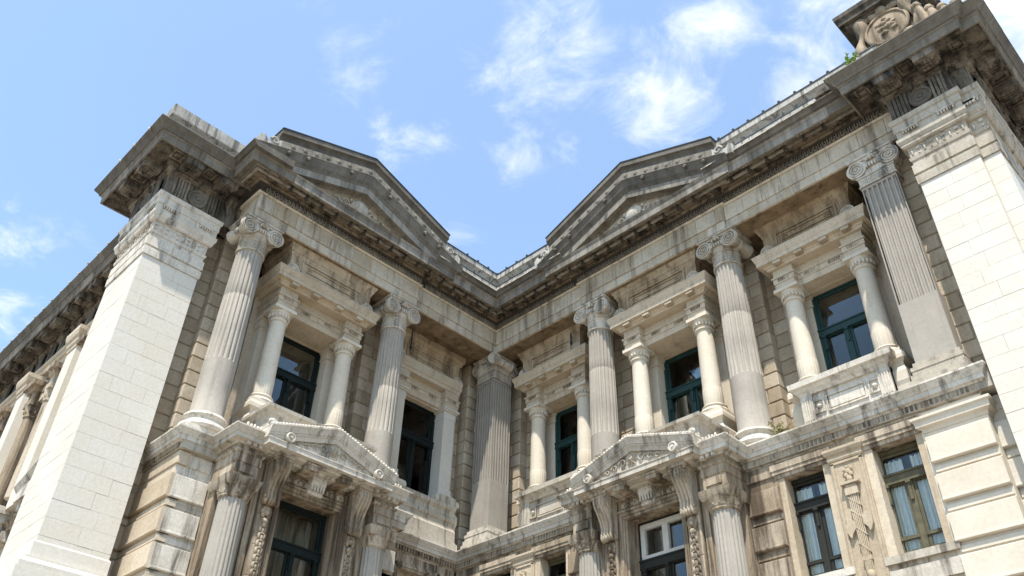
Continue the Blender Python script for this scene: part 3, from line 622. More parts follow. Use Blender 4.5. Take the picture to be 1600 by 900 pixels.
def aedicule(T, sc, oc, kind, label, win='teal', zw=14.4):
    """oc: plane of the column axes; P wide (under a pediment), N normal, S square pillars"""
    half = 1.665 if kind == 'P' else 1.55 if kind == 'S' else 1.45
    hw = half + .93; of = oc + (.95 if kind != 'S' else .55); ofr = oc + .42; back = -2.6
    e = MB(T)
    # architrave and frieze with forward breaks over the columns
    for (z0, z1, q) in ((20.84, 21.12, .0), (21.12, 21.36, .03), (21.36, 21.42, .08), (21.42, 21.78, .0)):
        e.box(sc - half - .4 - q, sc + half + .4 + q, back, ofr - .32 + q, z0, z1)
        for sg in (-1, 1): e.box(sc + sg * half - .42 - q, sc + sg * half + .42 + q, back + .1, ofr + q, z0 - .002, z1 + .002)
    # cornice
    pth = [(sc - half - .42, back), (sc - half - .42, ofr), (sc + half + .42, ofr), (sc + half + .42, back)]
    x = of - ofr
    cp = [(-.4, 21.78), (x * .25, 21.78), (x * .3, 21.86), (x * .42, 21.9), (x * .45, 21.96), (x * .8, 21.98), (x * .8, 22.16), (x * .84, 22.18), (x * .87, 22.24), (x * .95, 22.34), (x * .97, 22.4), (x, 22.41), (x, 22.46), (-.4, 22.5)]
    e.sweep(pth, cp, 1)
    # middle of the cornice soffit: coffers, mutules with drops, slots
    E0 = e.build('window_aedicule', 'cream', CH, label=label)
    for s in (sc - half, sc - half * .36, sc + half * .36, sc + half):
        mu = MB(T).box(s - .17, s + .17, ofr - .05, of - .14, 21.84, 21.96)
        for i in range(6): mu.box(s - .15 + i * .05, s - .12 + i * .05, ofr + .02, of - .2, 21.815, 21.85)
        mu.build('mutule', 'cream', E0)
    gt = MB(T)
    for s in (sc - half, sc + half):
        gt.box(s - .25, s + .25, ofr + .0, ofr + .04, 21.28, 21.33)
        for i in range(6): gt.box(s - .23 + i * .08, s - .18 + i * .08, ofr + .0, ofr + .045, 21.18, 21.28)
    for s in (sc - half * .36, sc + half * .36):
        gt.box(s - .25, s + .25, ofr - .33, ofr - .28, 21.28, 21.33)
        for i in range(6): gt.box(s - .23 + i * .08, s - .18 + i * .08, ofr - .33, ofr - .275, 21.18, 21.28)
    gt.build('guttae', 'stain', E0, kind='stuff')
    # panelled block above, up to the portico ceiling
    bw = half + .42; pb = of - .2
    p = MB(T).box(sc - bw, sc + bw, back, pb - .05, 22.45, 23.6)
    p.sweep([(sc - bw, back), (sc - bw, pb - .05), (sc + bw, pb - .05), (sc + bw, back)], [(-.2, 23.3), (0, 23.3), (.03, 23.36), (.05, 23.45), (.1, 23.5), (.12, 23.62), (.2, 23.72), (.22, 24.02), (-.2, 24.06)], 1)
    for (a, c, z0, z1) in ((-bw + .55, bw - .55, 23.2, 23.28), (-bw + .55, bw - .55, 22.62, 22.7), (-bw + .55, -bw + .63, 22.7, 23.2), (bw - .63, bw - .55, 22.7, 23.2)): p.box(sc + a, sc + c, pb - .1, pb + .02, z0, z1)
    for (a, c, z0, z1) in ((-bw + .8, bw - .8, 23.06, 23.1), (-bw + .8, bw - .8, 22.8, 22.84), (-bw + .8, -bw + .84, 22.84, 23.06), (bw - .84, bw - .8, 22.84, 23.06)): p.box(sc + a, sc + c, pb - .1, pb, z0, z1)
    for sg in (-1, 1):
        for k in range(4): p.ball((sc + sg * (bw - .98) + .07 * math.cos(k * 1.57), pb - .03, 22.95 + .07 * math.sin(k * 1.57)), .045, 6)
    p.build('panelled_block', 'tan', E0)
    for sg in (-1, 1): acroterion(T, sc + sg * (half + .28), of - .12, 22.47, E0)
    # the columns, their responds and pedestals
    for sg in (-1, 1):
        s = sc + sg * half
        small_column(T, s, oc, E0, 'white' if kind == 'S' else 'small', square=(kind == 'S'))
        q = MB(T).box(s - .36, s + .36, back, oc - .75 if kind != 'S' else oc - .3, 13.8, 20.3).box(s - .42, s + .42, back, (oc - .69 if kind != 'S' else oc - .28), 20.3, 20.36)
        q.box(s - .46, s + .46, back, (oc - .64 if kind != 'S' else oc - .26), 20.66, 20.84).box(s - .4, s + .4, back, (oc - .7 if kind != 'S' else oc - .29), 20.36, 20.66)
        q.build('respond', 'small', E0)
        q = MB(T).sweep([(s - .56, oc - .6), (s - .56, oc + .52), (s + .56, oc + .52), (s + .56, oc - .6)], [(-.5, 13.8), (.16, 13.8), (.16, 14.2), (.12, 14.25), (.02, 14.35), (.06, 15.0), (.1, 15.15), (.1, 15.5), (.05, 15.6), (.0, 15.75), (.03, 15.85), (.14, 15.95), (.14, 16.1), (.1, 16.22), (-.5, 16.22)], 1)
        q.build('pedestal', 'small', E0)
        q = MB(T).box(sc + sg * (half + .52) - .16, sc + sg * (half + .52) + .16, back, -2.2, 13.8, 22.0); q.build('jamb_strip', 'cream', E0)
    # window
    sash(T, sc - half + .36, sc + half - .36, -2.55 if kind != 'P' else -2.3, zw, 20.8, E0, win, trans=19.0)
    q = MB(T).box(sc - half, sc + half, back - .9, -2.2, 20.75, 21.0).build('lintel_soffit', 'cream', E0)
    return E0
EL1 = aedicule(WL, 9.65, -1.0, 'P', 'left wing window framed by two cream columns behind the gabled door hood', win='dteal')
EL2 = aedicule(WL, 2.65, -2.2, 'S', 'left wing window framed by square cream pillars next to the inner corner', win='dteal')
ER1 = aedicule(WR, 2.85, -1.7, 'N', 'right wing window framed by cream columns next to the inner corner')
ER2 = aedicule(WR, 9.7, -1.0, 'P', 'right wing window framed by two cream columns behind the gabled door hood')
ER3 = aedicule(WR, 16.48, -1.7, 'N', 'teal window framed by cream columns above the twin lower windows')

# parapets in front of the windows
def balustrade(T, sc, of, parent):
    b = MB(T); a, e = sc - 1.62, sc + 1.62
    b.box(a - .25, e + .25, of - .5, of + .22, 13.8, 14.2); b.box(a - .06, e + .06, of - .45, of + .1, 14.2, 14.42); b.box(a, e, of - .42, of + .04, 14.42, 14.6)
    b.box(a, e, of - .4, of - .1, 14.6, 15.75)
    b.sweep([(a, of - .5), (a, of - .02), (e, of - .02), (e, of - .5)], [(-.3, 15.72), (.02, 15.72), (.05, 15.8), (.12, 15.86), (.16, 15.95), (.26, 16.0), (.28, 16.2), (-.3, 16.24)], 1)
    for s in (a + .22, e - .22):
        b.box(s - .22, s + .22, of - .3, of, 14.6, 15.72)
        for i in range(4): b.box(s - .16 + i * .09, s - .11 + i * .09, of, of + .025, 14.75, 15.55)
    b.box(sc - .62, sc + .62, of - .2, of - .06, 15.0, 15.4)
    for (x0, x1, z0, z1) in ((sc - .72, sc + .72, 15.45, 15.5), (sc - .72, sc + .72, 14.9, 14.95), (sc - .72, sc - .67, 14.95, 15.45), (sc + .67, sc + .72, 14.95, 15.45)): b.box(x0, x1, of - .2, of - .05, z0, z1)
    for sg in (-1, 1):
        x = sc + sg * 1.0
        for (x0, x1, z0, z1) in ((x - .2, x + .2, 15.4, 15.45), (x - .2, x + .2, 14.95, 15.0), (x - .2, x - .15, 15.0, 15.4), (x + .15, x + .2, 15.0, 15.4)): b.box(x0, x1, of - .2, of - .04, z0, z1)
        b.ball((x, of - .08, 15.2), .1, 8)
    b.build('parapet', 'wash', parent)
balustrade(WR, 16.48, -.85, ER3); balustrade(WR, 2.85, -.85, ER1)
b = MB(WL)                                   # plain parapet of the recessed left corner bay
b.extr_s([(-2.6, 13.8), (-1.25, 13.8), (-1.25, 14.15), (-1.3, 14.15), (-1.3, 14.62), (-1.36, 14.7), (-1.42, 14.85), (-1.42, 15.0), (-1.36, 15.05), (-1.34, 15.15), (-1.38, 15.25), (-1.42, 15.3), (-1.42, 15.5), (-1.38, 15.56), (-1.32, 15.62), (-1.32, 15.78), (-1.36, 15.84), (-2.6, 15.9)], .75, 4.7)
b.box(.7, 1.9, -2.5, -1.28, 13.8, 14.1); b.box(.72, 1.6, -2.5, -1.4, 15.3, 16.22)
b.build('parapet', 'wash', EL2)

# ---- string course between the storeys
SPATHS = [[(-2.6, -16), (-2.6, -14.2), (.05, -14.2), (.05, -13.0)], [(.05, -6.4), (.05, -4.92), (-1.58, -4.92), (-1.58, -.3), (20.78, -.3), (20.78, 2)]]
sp = [(-.3, 13.05), (.0, 13.05), (.02, 13.1), (.04, 13.12), (.04, 13.31), (.2, 13.32), (.2, 13.37), (.28, 13.39), (.28, 13.53), (.31, 13.55), (.33, 13.6), (.39, 13.68), (.41, 13.73), (.43, 13.74), (.43, 13.8), (-.3, 13.86)]
for p in SPATHS:
    S0 = MB().sweep(p, [(-.32, 13.07), (-.03, 13.07), (-.03, 13.42), (.2, 13.45), (.3, 13.7), (.3, 13.77), (-.32, 13.8)], -1).build('string_course', 'stain', CH)
    pieces(p, sp, -1, 1.35, 'string_course_stone', 'wash', S0, 11)
d = MB(WL)
def dent(b, s0, s1, o):
    n = int((s1 - s0) / .15)
    for i in range(n): b.box(s0 + i * .15, s0 + i * .15 + .085, o + .02, o + .17, 13.14, 13.318)
dent(d, 13.3, 14.2, .05); dent(d, 4.95, 6.2, .05); dent(d, .35, 4.5, -1.58)
d.T = WR; dent(d, -1.5, 6.0, .3); dent(d, 13.4, 20.75, .3)
d.T = W0
for i in range(17): d.box(.0 - i * .15, .085 - i * .15, -14.37, -14.22, 13.14, 13.318)
d.build('dentils', 'stain', CH, kind='stuff')

# ---- lower storey
def bands(T, s0, s1, o, parent, end=None, mat='wash', name='band_stone', o_b=None):
    """banded rustication: proud courses with recessed ones between"""
    zt = 12.23; k = 0
    rnd = random.Random(int(s0 * 77 + o * 5))
    MB(T).cbox(s0, s1, o - .35, o + .06, 12.6, 13.05, .02).build(name, mat, parent)
    z = 12.23
    while z > 4:
        z0 = z - .81
        cut = [s0, s1] if s1 - s0 < 2.2 else [s0, s0 + (s1 - s0) * (.45 if k % 2 else .6), s1]
        for a, e in zip(cut, cut[1:]):
            MB(T).extr_s([(o - .35, z), (o + .1, z), (o + .12, z - .02), (o + .12, z0 + .1), (o + .15, z0 + .08), (o + .15, z0 + .03), (o + .1, z0), (o - .35, z0)], a + .003, e - .003).build(name, mat, parent)
        MB(T).box(s0 + .02, s1 - .02, o - .3, o + .05, z0 - .27, z0 - .1).build('inset_stone', mat, parent)
        z -= 1.165; k += 1
def lower_block(T, s0, s1, o, label=None, mat='stain'):
    W = MB(T).box(s0, s1, o - 1.2, o, -1.6, 13.06).build('lower_wall', mat, CH, label=label)
    return W
LW = lower_block(WL, 12.8, 14.2, .05, 'banded stone pedestal beside the smooth left pier', 'wash')
bands(WL, 13.0, 14.2, .03, LW)
TS = lambda s, o, z: (s, -14.2 - o, z)              # its side, turned to the outer front
LW2 = MB(TS).box(-2.6, .04, -.6, .015, -1.6, 13.05).build('lower_wall', 'cream', CH)
bands(TS, -2.6, .15, .0, LW2, mat='cream')
LW3 = lower_block(WL, 14.2, 15.3, -2.6, None, 'cream'); bands(WL, 14.2, 15.3, -2.6, LW3, mat='cream')
LB = lower_block(WL, 4.92, 6.5, .05); bands(WL, 4.92, 6.5, .0, LB)
LC = lower_block(WL, .3, 4.95, -1.9)
MB(WL).box(.3, 1.45, -2.4, -1.58, -1.6, 13.06).box(3.6, 4.95, -2.4, -1.58, -1.6, 13.06).box(1.4, 3.65, -2.4, -1.58, 12.45, 13.06).build('window_surround', 'stain', LC)
f = MB(WL)
for i, (a, b_) in enumerate(((.0, .06), (.1, .1), (.2, .05))): f.box(1.25 - a * 0 + a, 3.8 - a, -1.8, -1.58 + b_, 12.72 - a - .1, 12.72 - a); f.box(1.25 + a, 1.35 + a, -1.8, -1.58 + b_, 6, 12.72 - a); f.box(3.7 - a, 3.8 - a, -1.8, -1.58 + b_, 6, 12.72 - a)
f.build('window_architrave', 'stain', LC)
# right wing lower wall, with twin windows in two bays
def twin_windows(T, sc, o, lab):
    W = MB(T).box(sc - 2.38, sc + 2.38, o - .75, o, 12.53, 13.06).box(sc - 2.38, sc + 2.38, o - .75, o + .02, -1.6, 9.0).build('twin_window_wall', 'stain', CH, label=lab)
    # broad lintel mouldings
    for sg in (-1, 1):
        c = sc + sg * 1.5; l = MB(T)
        for (a, z0, z1, q) in ((1.07, 12.748, 12.95, .115), (1.03, 12.618, 12.752, .085), (.985, 12.49, 12.622, .03)): l.box(c - a, c + a, o - .3, o + q, z0, z1)
        l.build('window_lintel', 'stain', W)
        for k, e in enumerate((-1, 1)):
            j = MB(T); x = c + e * .98
            for (w0, w1, d0) in ((.0, .3, -.02), (.02, .16, -.2), (.02, .08, -.3)): j.box(min(x - e * w0, x - e * w1), max(x - e * w0, x - e * w1), o - .7, o + d0, 8.9, 12.5)
            j.build('window_jamb', 'cream', W)
        sash(T, c - .86, c + .86, o - .5, 9.2, 12.5, W, 'dark' if sg < 0 else 'olive', trans=11.55, curtain=True)
        MB(T).box(c - 1.05, c + 1.05, o - .6, o + .12, 8.92, 9.14).build('window_sill', 'wash', W)
        MB(T).box(c - 1.0, c + 1.0, o - .75, o + .08, 8.3, 8.75).build('sill_apron', 'wash', W)
    # pilaster between the windows carrying a bundle of rods with two axes
    p = MB(T).box(sc - .55, sc + .55, o - .7, o + .06, 6, 12.45)
    for (x0, x1, z0, z1) in ((-.5, -.42, 6, 12.35), (.42, .5, 6, 12.35), (-.5, .5, 12.3, 12.38)): p.box(sc + x0, sc + x1, o, o + .1, z0, z1)
    p.sweep([(sc - .5, o - .4), (sc - .5, o + .06), (sc + .5, o + .06), (sc + .5, o - .4)], [(-.2, 12.4), (.05, 12.4), (.07, 12.46), (.07, 12.58), (.12, 12.62), (.16, 12.72), (.16, 12.8), (-.2, 12.82)], 1)
    P = p.build('pilaster', 'cream', W)
    f = MB(T); oo = o + .1
    rr = lambda z: .1 + .085 * (z - 8.2) / 3.4
    n = 6
    for i in range(n):
        c_ = -1 + 2 * (i + .5) / n
        for (za_, zb_) in ((8.9, 9.22), (9.3, 11.2)):
            f.tube([(sc + rr(z) * c_, oo + .04 * math.sqrt(1 - c_ * c_) + .01, z) for z in (za_, (za_ + zb_) / 2, zb_)], [rr(z) / n * .86 for z in (za_, (za_ + zb_) / 2, zb_)], 8)
    f.box(sc - .2, sc + .2, oo - .03, oo + .1, 11.2, 11.42); f.box(sc - .17, sc + .17, oo - .03, oo + .07, 11.42, 11.52); f.box(sc - .3, sc + .3, oo - .03, oo + .14, 11.54, 11.62); f.box(sc - .14, sc + .14, oo - .03, oo + .06, 9.2, 9.32)
    for (a, z, r) in ((0, 11.74, .1), (-.07, 11.86, .08), (.08, 11.88, .08), (0, 11.98, .09), (-.12, 12.04, .06), (.13, 12.06, .06), (-.02, 12.12, .05)): f.ball((sc + a, oo + .02, z), r, 8, (1, .6, 1))
    for z in (9.6, 10.1, 10.6, 11.0):                 # the binding ribbon, flat and slanting
        r_ = rr(z) * 1.06; f.extr_o([(sc - r_, z + .18), (sc + r_, z - .14), (sc + r_, z - .19), (sc - r_, z + .13)], oo - .03, oo + .07)
    for sg in (-1, 1):                                    # axe blades
        x = sc + sg * .13; z = 10.2 + (.1 if sg > 0 else 0)
        f.extr_o([(x, z + .16), (x + sg * .1, z + .3), (x + sg * .2, z + .3), (x + sg * .27, z + .1), (x + sg * .28, z - .08), (x + sg * .22, z - .24), (x + sg * .16, z - .3), (x + sg * .12, z - .18), (x, z - .04)], oo - .05, oo + .075)
    f.lathe(sc, oo + .0, [(.05, 8.3), (.09, 8.5), (.07, 8.62), (.11, 8.7), (.13, 8.85), (.1, 8.9)], 16)
    f.build('fasces_relief', 'cream', P, smooth=40)
    return W
twin_windows(WR, 16.48, .3, 'pair of tall lower windows with white curtains either side of a carved bundle of rods')
twin_windows(WR, 2.6, .3, 'pair of lower windows beside the inner corner, cut by the bottom of the view')
RB = lower_block(WR, 12.8, 14.1, .3); bands(WR, 12.95, 14.08, .3, RB, mat='stain')
RC = lower_block(WR, 18.86, 20.76, .3, 'sunlit banded stone pier right of the twin lower windows', 'small'); bands(WR, 18.95, 20.76, .3, RC, mat='small')
MB(WR).sweep([(18.95, .1), (18.95, .3), (20.76, .3), (20.76, -1)], [(-.2, 12.4), (.03, 12.4), (.05, 12.5), (.16, 12.56), (.18, 12.72), (.24, 12.78), (.24, 12.86), (-.2, 12.88)], 1).build('pier_capital', 'small', RC)
RD = lower_block(WR, 20.7, 21.5, -.1, None, 'white'); bands(WR, 20.76, 21.5, -.1, RD, mat='white')
RA = lower_block(WR, -1.6, .3, .3); RE = lower_block(WR, 4.9, 6.6, .3); bands(WR, 5.0, 6.6, .3, RE, mat='stain')
MB(WL).box(-1, .4, -2.6, -1.58, -1.6, 13.06).build('lower_wall', 'stain', CH)

# ---- the two gabled doorways
def scroll(b, s, o, z, r, turns, w, axis_s=True):
    for sg in (-1, 1):
        pts = [(s + sg * w, o + r * (1 - .8 * i / 30) * math.cos(i / 30 * turns * 2 * math.pi), z + r * (1 - .8 * i / 30) * math.sin(i / 30 * turns * 2 * math.pi)) for i in range(31)]
        b.tube(pts, [.035 * (1 - .5 * i / 30) for i in range(31)], 5)
def doorway(T, sc, label, fm, light=None):
    D = MB(T)                                              # lintel, jambs and their backing
    for sg in (-1, 1):
        a, e = sorted((sc + sg * 1.16, sc + sg * 2.45)); D.box(a, e, -.45, 1.12, -1.6, 13.3)
        a, e = sorted((sc + sg * 1.22, sc + sg * 1.5)); D.box(a, e, .3, 1.2, -1.6, 12.6)
        a, e = sorted((sc + sg * 1.28, sc + sg * 1.42)); D.box(a, e, .3, 1.26, -1.6, 12.55)
        a, e = sorted((sc + sg * 1.5, sc + sg * 2.02)); D.box(a, e, .3, 1.3, -1.6, 13.3)
        a, e = sorted((sc + sg * 2.08, sc + sg * 2.3)); D.box(a, e, .3, 1.22, -1.6, 13.1)
        a, e = sorted((sc + sg * 2.4, sc + sg * 3.32)); D.box(a, e, -.45, .62, -1.6, 13.28)
    D.box(sc - 1.3, sc + 1.3, -.45, 1.15, 12.45, 13.3)
    for i, (z0, z1, q) in enumerate(((12.42, 12.52, 1.18), (12.52, 12.64, 1.24), (12.64, 12.72, 1.3), (12.72, 13.1, 1.2), (13.1, 13.2, 1.3))): D.box(sc - 1.45, sc + 1.45, .9, q, z0, z1)
    D = D.build('doorway', 'stain', CH, label=label)
    # jamb stones
    rnd = random.Random(int(sc * 10))
    for sg in (-1, 1):
        z = 12.3
        while z > 5:
            h = rnd.uniform(.95, 1.15)
            a, e = sorted((sc + sg * 1.52, sc + sg * 2.0)); MB(T).cbox(a, e, 1.2, 1.335, z - h + .008, z, .012).build('jamb_stone', 'stain', D); z -= h
    # carved frieze blocks and key block
    k = MB(T)
    for i in range(12):
        s = sc - 1.25 + i * .227
        if abs(s - sc) > .3: k.ball((s, 1.22, 12.9), .1, 8, (1, .6, 1.2)); k.ball((s + .11, 1.21, 12.82), .06, 6); k.ball((s + .11, 1.21, 13.0), .06, 6)
    k.build('frieze_carving', 'stain', D, smooth=50, kind='stuff')
    k = MB(T).extr_s([(1.0, 13.2), (1.52, 13.2), (1.54, 13.05), (1.46, 12.9), (1.36, 12.75), (1.34, 12.62), (1.0, 12.6)], sc - .3, sc + .3)
    for i in range(5): k.box(sc - .26 + i * .12, sc - .2 + i * .12, 1.3, 1.5, 12.72, 12.98)
    k.build('key_block', 'wash', D)
    # scroll consoles with hanging garlands
    for sg in (-1, 1):
        s = sc + sg * 1.72; w = .27
        c = MB(T); pr = [(1.28, 13.22), (1.88, 13.22), (1.97, 13.14), (1.99, 13.0), (1.95, 12.84), (1.86, 12.7), (1.74, 12.52), (1.64, 12.3), (1.58, 12.08), (1.6, 11.98), (1.62, 11.86), (1.58, 11.74), (1.48, 11.68), (1.36, 11.7), (1.28, 11.8)]
        c.extr_s(pr, s - w, s + w)
        for q in (-.2, -.07, .07, .2): c.tube([(s + q, o + .01, z) for o, z in pr[2:13]], .045, 6)
        for i in range(8): c.ball((s, 1.98 - i * .05 - .004 * i * i, 13.0 - i * .1), .045, 6)
        scroll(c, s, 1.72, 12.95, .22, 1.8, w + .0); scroll(c, s, 1.46, 11.86, .13, 1.5, w)
        for i in range(5): c.lathe(1.5, 11.78, [(.1, s - .27 + i * .108), (.15, s - .25 + i * .108), (.15, s - .2 + i * .108), (.1, s - .175 + i * .108)], 12, axis='s')
        c.build('console', 'stain', D, smooth=35)
        g_ = MB(T)
        for i in range(7): t = -2.2 + i * .73; g_.ball((s + .13 * math.sin(t), 1.37, 11.45 + .16 * math.cos(t) - .02), .085, 8, (1, .7, 1.5))
        g_.ball((s, 1.4, 11.4), .11, 8); g_.ball((s, 1.38, 11.12), .12, 10); g_.ball((s, 1.38, 11.0), .09, 8)
        z = 10.85
        while z > 6:
            for q in (-.1, 0, .1): g_.ball((s + q, 1.37, z - (0 if q else .04)), .075, 6, (.8, .7, 1.6))
            g_.ball((s, 1.39, z + .1), .06, 6, (2, .6, .6)); z -= .24
        g_.build('garland', 'stain', D, smooth=50)
    # flanking engaged columns and the entablature blocks they carry
    for sg in (-1, 1):
        s = sc + sg * 2.87; o = 1.12
        n = 20 * 5; b = MB(T).lathe(s, o, [(.5, -1.6), (.5, 4), (.47, 9), (.44, 11.55)], n, lambda t, h: 1 - .07 * (max(0.0, math.cos(t * 20) + .4) / 1.4) ** .7)
        Cc = b.build('lower_column', 'grey', D, smooth=40)
        b = MB(T); q8 = lambda r, rot=math.pi / 8: (lambda t, h: 1)
        b.lathe(s, o, [(.44, 11.5), (.5, 11.55), (.5, 11.62), (.52, 11.64), (.54, 11.75), (.6, 11.9)], 24)
        for i in range(14): t = i / 14 * 2 * math.pi; b.ball((s + .5 * math.cos(t), o + .5 * math.sin(t), 11.72), .06, 6)
        b.sweep([(s - .46, .3), (s - .46, o + .46), (s + .46, o + .46), (s + .46, .3)], [(-.4, 11.88), (.06, 11.88), (.1, 11.95), (.14, 12.12), (.16, 12.2), (.04, 12.24), (-.02, 12.3), (-.02, 12.7), (.02, 12.72), (.02, 13.0), (.06, 13.03), (.08, 13.12), (.0, 13.14), (.02, 13.3), (-.4, 13.3)], 1)
        b.box(s - .3, s + .3, o + .46, o + .5, 12.36, 12.62)
        b.build('column_capital', 'stain', D, smooth=30)
        q = MB(T).sweep([(s - .44, -.2), (s - .44, o + .44), (s + .44, o + .44), (s + .44, -.2)], [(-.4, 13.3), (.1, 13.3), (.13, 13.38), (.32, 13.4), (.32, 13.55), (.35, 13.57), (.38, 13.63), (.43, 13.7), (.45, 13.74), (.47, 13.75), (.47, 13.8), (-.4, 13.84)], 1)
        for i in (-.22, .0, .22): q.box(s + i - .07, s + i + .07, o + .46, o + .7, 13.28, 13.41)
        q.build('block_cornice', 'wash', D)
        q = MB(T)                                        # palmette cresting on the block
        for i in range(8): q.ball((s - .44 + i * .126, o + .74, 13.89), .065, 8, (.9, .5, 1.5 + .5 * (i % 2)))
        for i in range(11): q.ball((s + sg * .74, o + .6 - i * .126, 13.89), .065, 8, (.5, .9, 1.5 + .5 * (i % 2)))
        q.box(s - .5, s + .5, o + .62, o + .74, 13.8, 13.9); q.box(s + sg * .62 - .06, s + sg * .62 + .1, .0, o + .7, 13.8, 13.9)
        q.build('cresting', 'wash', D, smooth=50)
    # gable over the door
    s0, s1 = sc - 2.75, sc + 2.75; za = 14.82; zt = 13.98; sl = (za - zt) / 2.75; fo = 2.0
    zf = lambda s: za - abs(s - sc) * sl
    H = MB(T).sweep([(sc - 2.35, .6), (sc - 2.35, fo), (sc + 2.35, fo), (sc + 2.35, .6)], [(-.8, 13.2), (-.3, 13.2), (-.28, 13.28), (.02, 13.3), (.04, 13.36), (.28, 13.38), (.28, 13.55), (.31, 13.57), (.31, 13.6), (-.8, 13.62)], 1)
    H.gable(s0 + .05, s1 - .05, zf, [(.6, -.02), (.6, -.5), (fo + .2, -.5), (fo + .24, -.34), (fo + .27, -.33), (fo + .28, -.26), (fo + .31, -.25), (fo + .32, -.2), (fo + .36, -.1), (fo + .39, -.04), (fo + .41, -.03), (fo + .41, 0)], zmin=13.6)
    H.extr_o([(s0 + .5, 13.6), (s1 - .5, 13.6), (sc, za - .2)], .8, fo + .1)
    H = H.build('door_gable', 'wash', D)
    for s in (sc - .72, sc + .72): MB(T).box(s - .2, s + .2, 1.4, fo + .1, 13.08, 13.3).box(s - .24, s + .24, 1.4, fo + .14, 13.24, 13.31).build('modillion', 'stain', H)
    for s in (sc - 1.72, sc + 1.72): MB(T).box(s - .36, s + .36, 1.2, fo + .06, 13.2, 13.31).box(s - .32, s + .32, 1.2, fo + .0, 13.12, 13.2).build('modillion', 'stain', H)
    cr = MB(T); n = 44                                   # scalloped cresting up both slopes
    for i in range(n):
        s = s0 + .1 + (5.3) * i / (n - 1); cr.lathe(s, zf(s) + .03, [(.045, fo - .4), (.058, fo - .38), (.06, fo + .36), (.045, fo + .39), (.015, fo + .4)], 10, axis='o')
    cr.build('gable_cresting', 'wash', H, smooth=50)
    st = MB(T); zc = 13.98                               # star between scrolling leaves
    vs = [(sc, fo + .26, zc)] + [(sc + (.27 if i % 2 == 0 else .1) * math.sin(i * math.pi / 8), fo + .12, zc + (.27 if i % 2 == 0 else .1) * math.cos(i * math.pi / 8)) for i in range(16)] + [(sc, fo + .1, zc)]
    st.add(vs, [(0, 1 + i, 1 + (i + 1) % 16) for i in range(16)] + [(17, 1 + (i + 1) % 16, 1 + i) for i in range(16)])
    for sg in (-1, 1):
        for (cx, r, h) in ((.42, .16, .0), (.8, .13, -.08), (1.12, .1, -.15)):
            st.tube([(sc + sg * (cx + r * (1 - i / 30) * math.cos(i / 22 * 7.5)), fo + .14, zc + h + r * (1 - i / 30) * math.sin(i / 22 * 7.5)) for i in range(23)], [.04 * (1 - i / 32) for i in range(23)], 5)
            st.ball((sc + sg * (cx + .19), fo + .12, zc + h + .05), .07, 6, (1.4, .5, .8))
        st.ball((sc + sg * 1.4, fo + .12, zc - .25), .06, 6, (2, .5, .7))
    st.build('star_and_leaf_carving', 'wash', H, smooth=25)
    for sg in (-1, 1):
        s = sc + sg * 1.9; z = 13.78
        MB(T).lathe(s, z, [(.18, fo + .2), (.19, fo + .36), (.16, fo + .4), (.13, fo + .4), (.12, fo + .37), (.06, fo + .37), (.05, fo + .41), (.01, fo + .42)], 20, axis='o').build('gable_roundel', 'wash', H, smooth=35)
        q = MB(T)                                        # corner palmettes
        for i in range(5): t = -.9 + i * .45; q.ball((sc + sg * 2.62 + .14 * math.sin(t), fo + .2, 14.06 + .14 * math.cos(t)), .07, 8, (.8, .6, 1.5))
        q.build('corner_palmette', 'wash', H, smooth=50)
    # attic block behind the gable
    q = MB(T).box(sc - 2.2, sc + 2.2, -.6, 1.05, 13.8, 15.1)
    q.sweep([(sc - 2.2, -.6), (sc - 2.2, 1.05), (sc + 2.2, 1.05), (sc + 2.2, -.6)], [(-.3, 15.0), (.0, 15.0), (.03, 15.08), (.08, 15.12), (.12, 15.22), (.22, 15.28), (.24, 15.4), (-.3, 15.46)], 1)
    q.build('attic_block', 'wash', D)
    sash(T, sc - 1.18, sc + 1.18, .42, 7.0, 12.44, D, fm, trans=10.9, light=light)
doorway(WL, 9.62, 'gabled stone doorway of the left wing with scroll consoles and a dark double door', 'dteal')
doorway(WR, 9.62, 'gabled stone doorway of the right wing with scroll consoles and a white-framed fanlight', 'dark', 'wpaint')

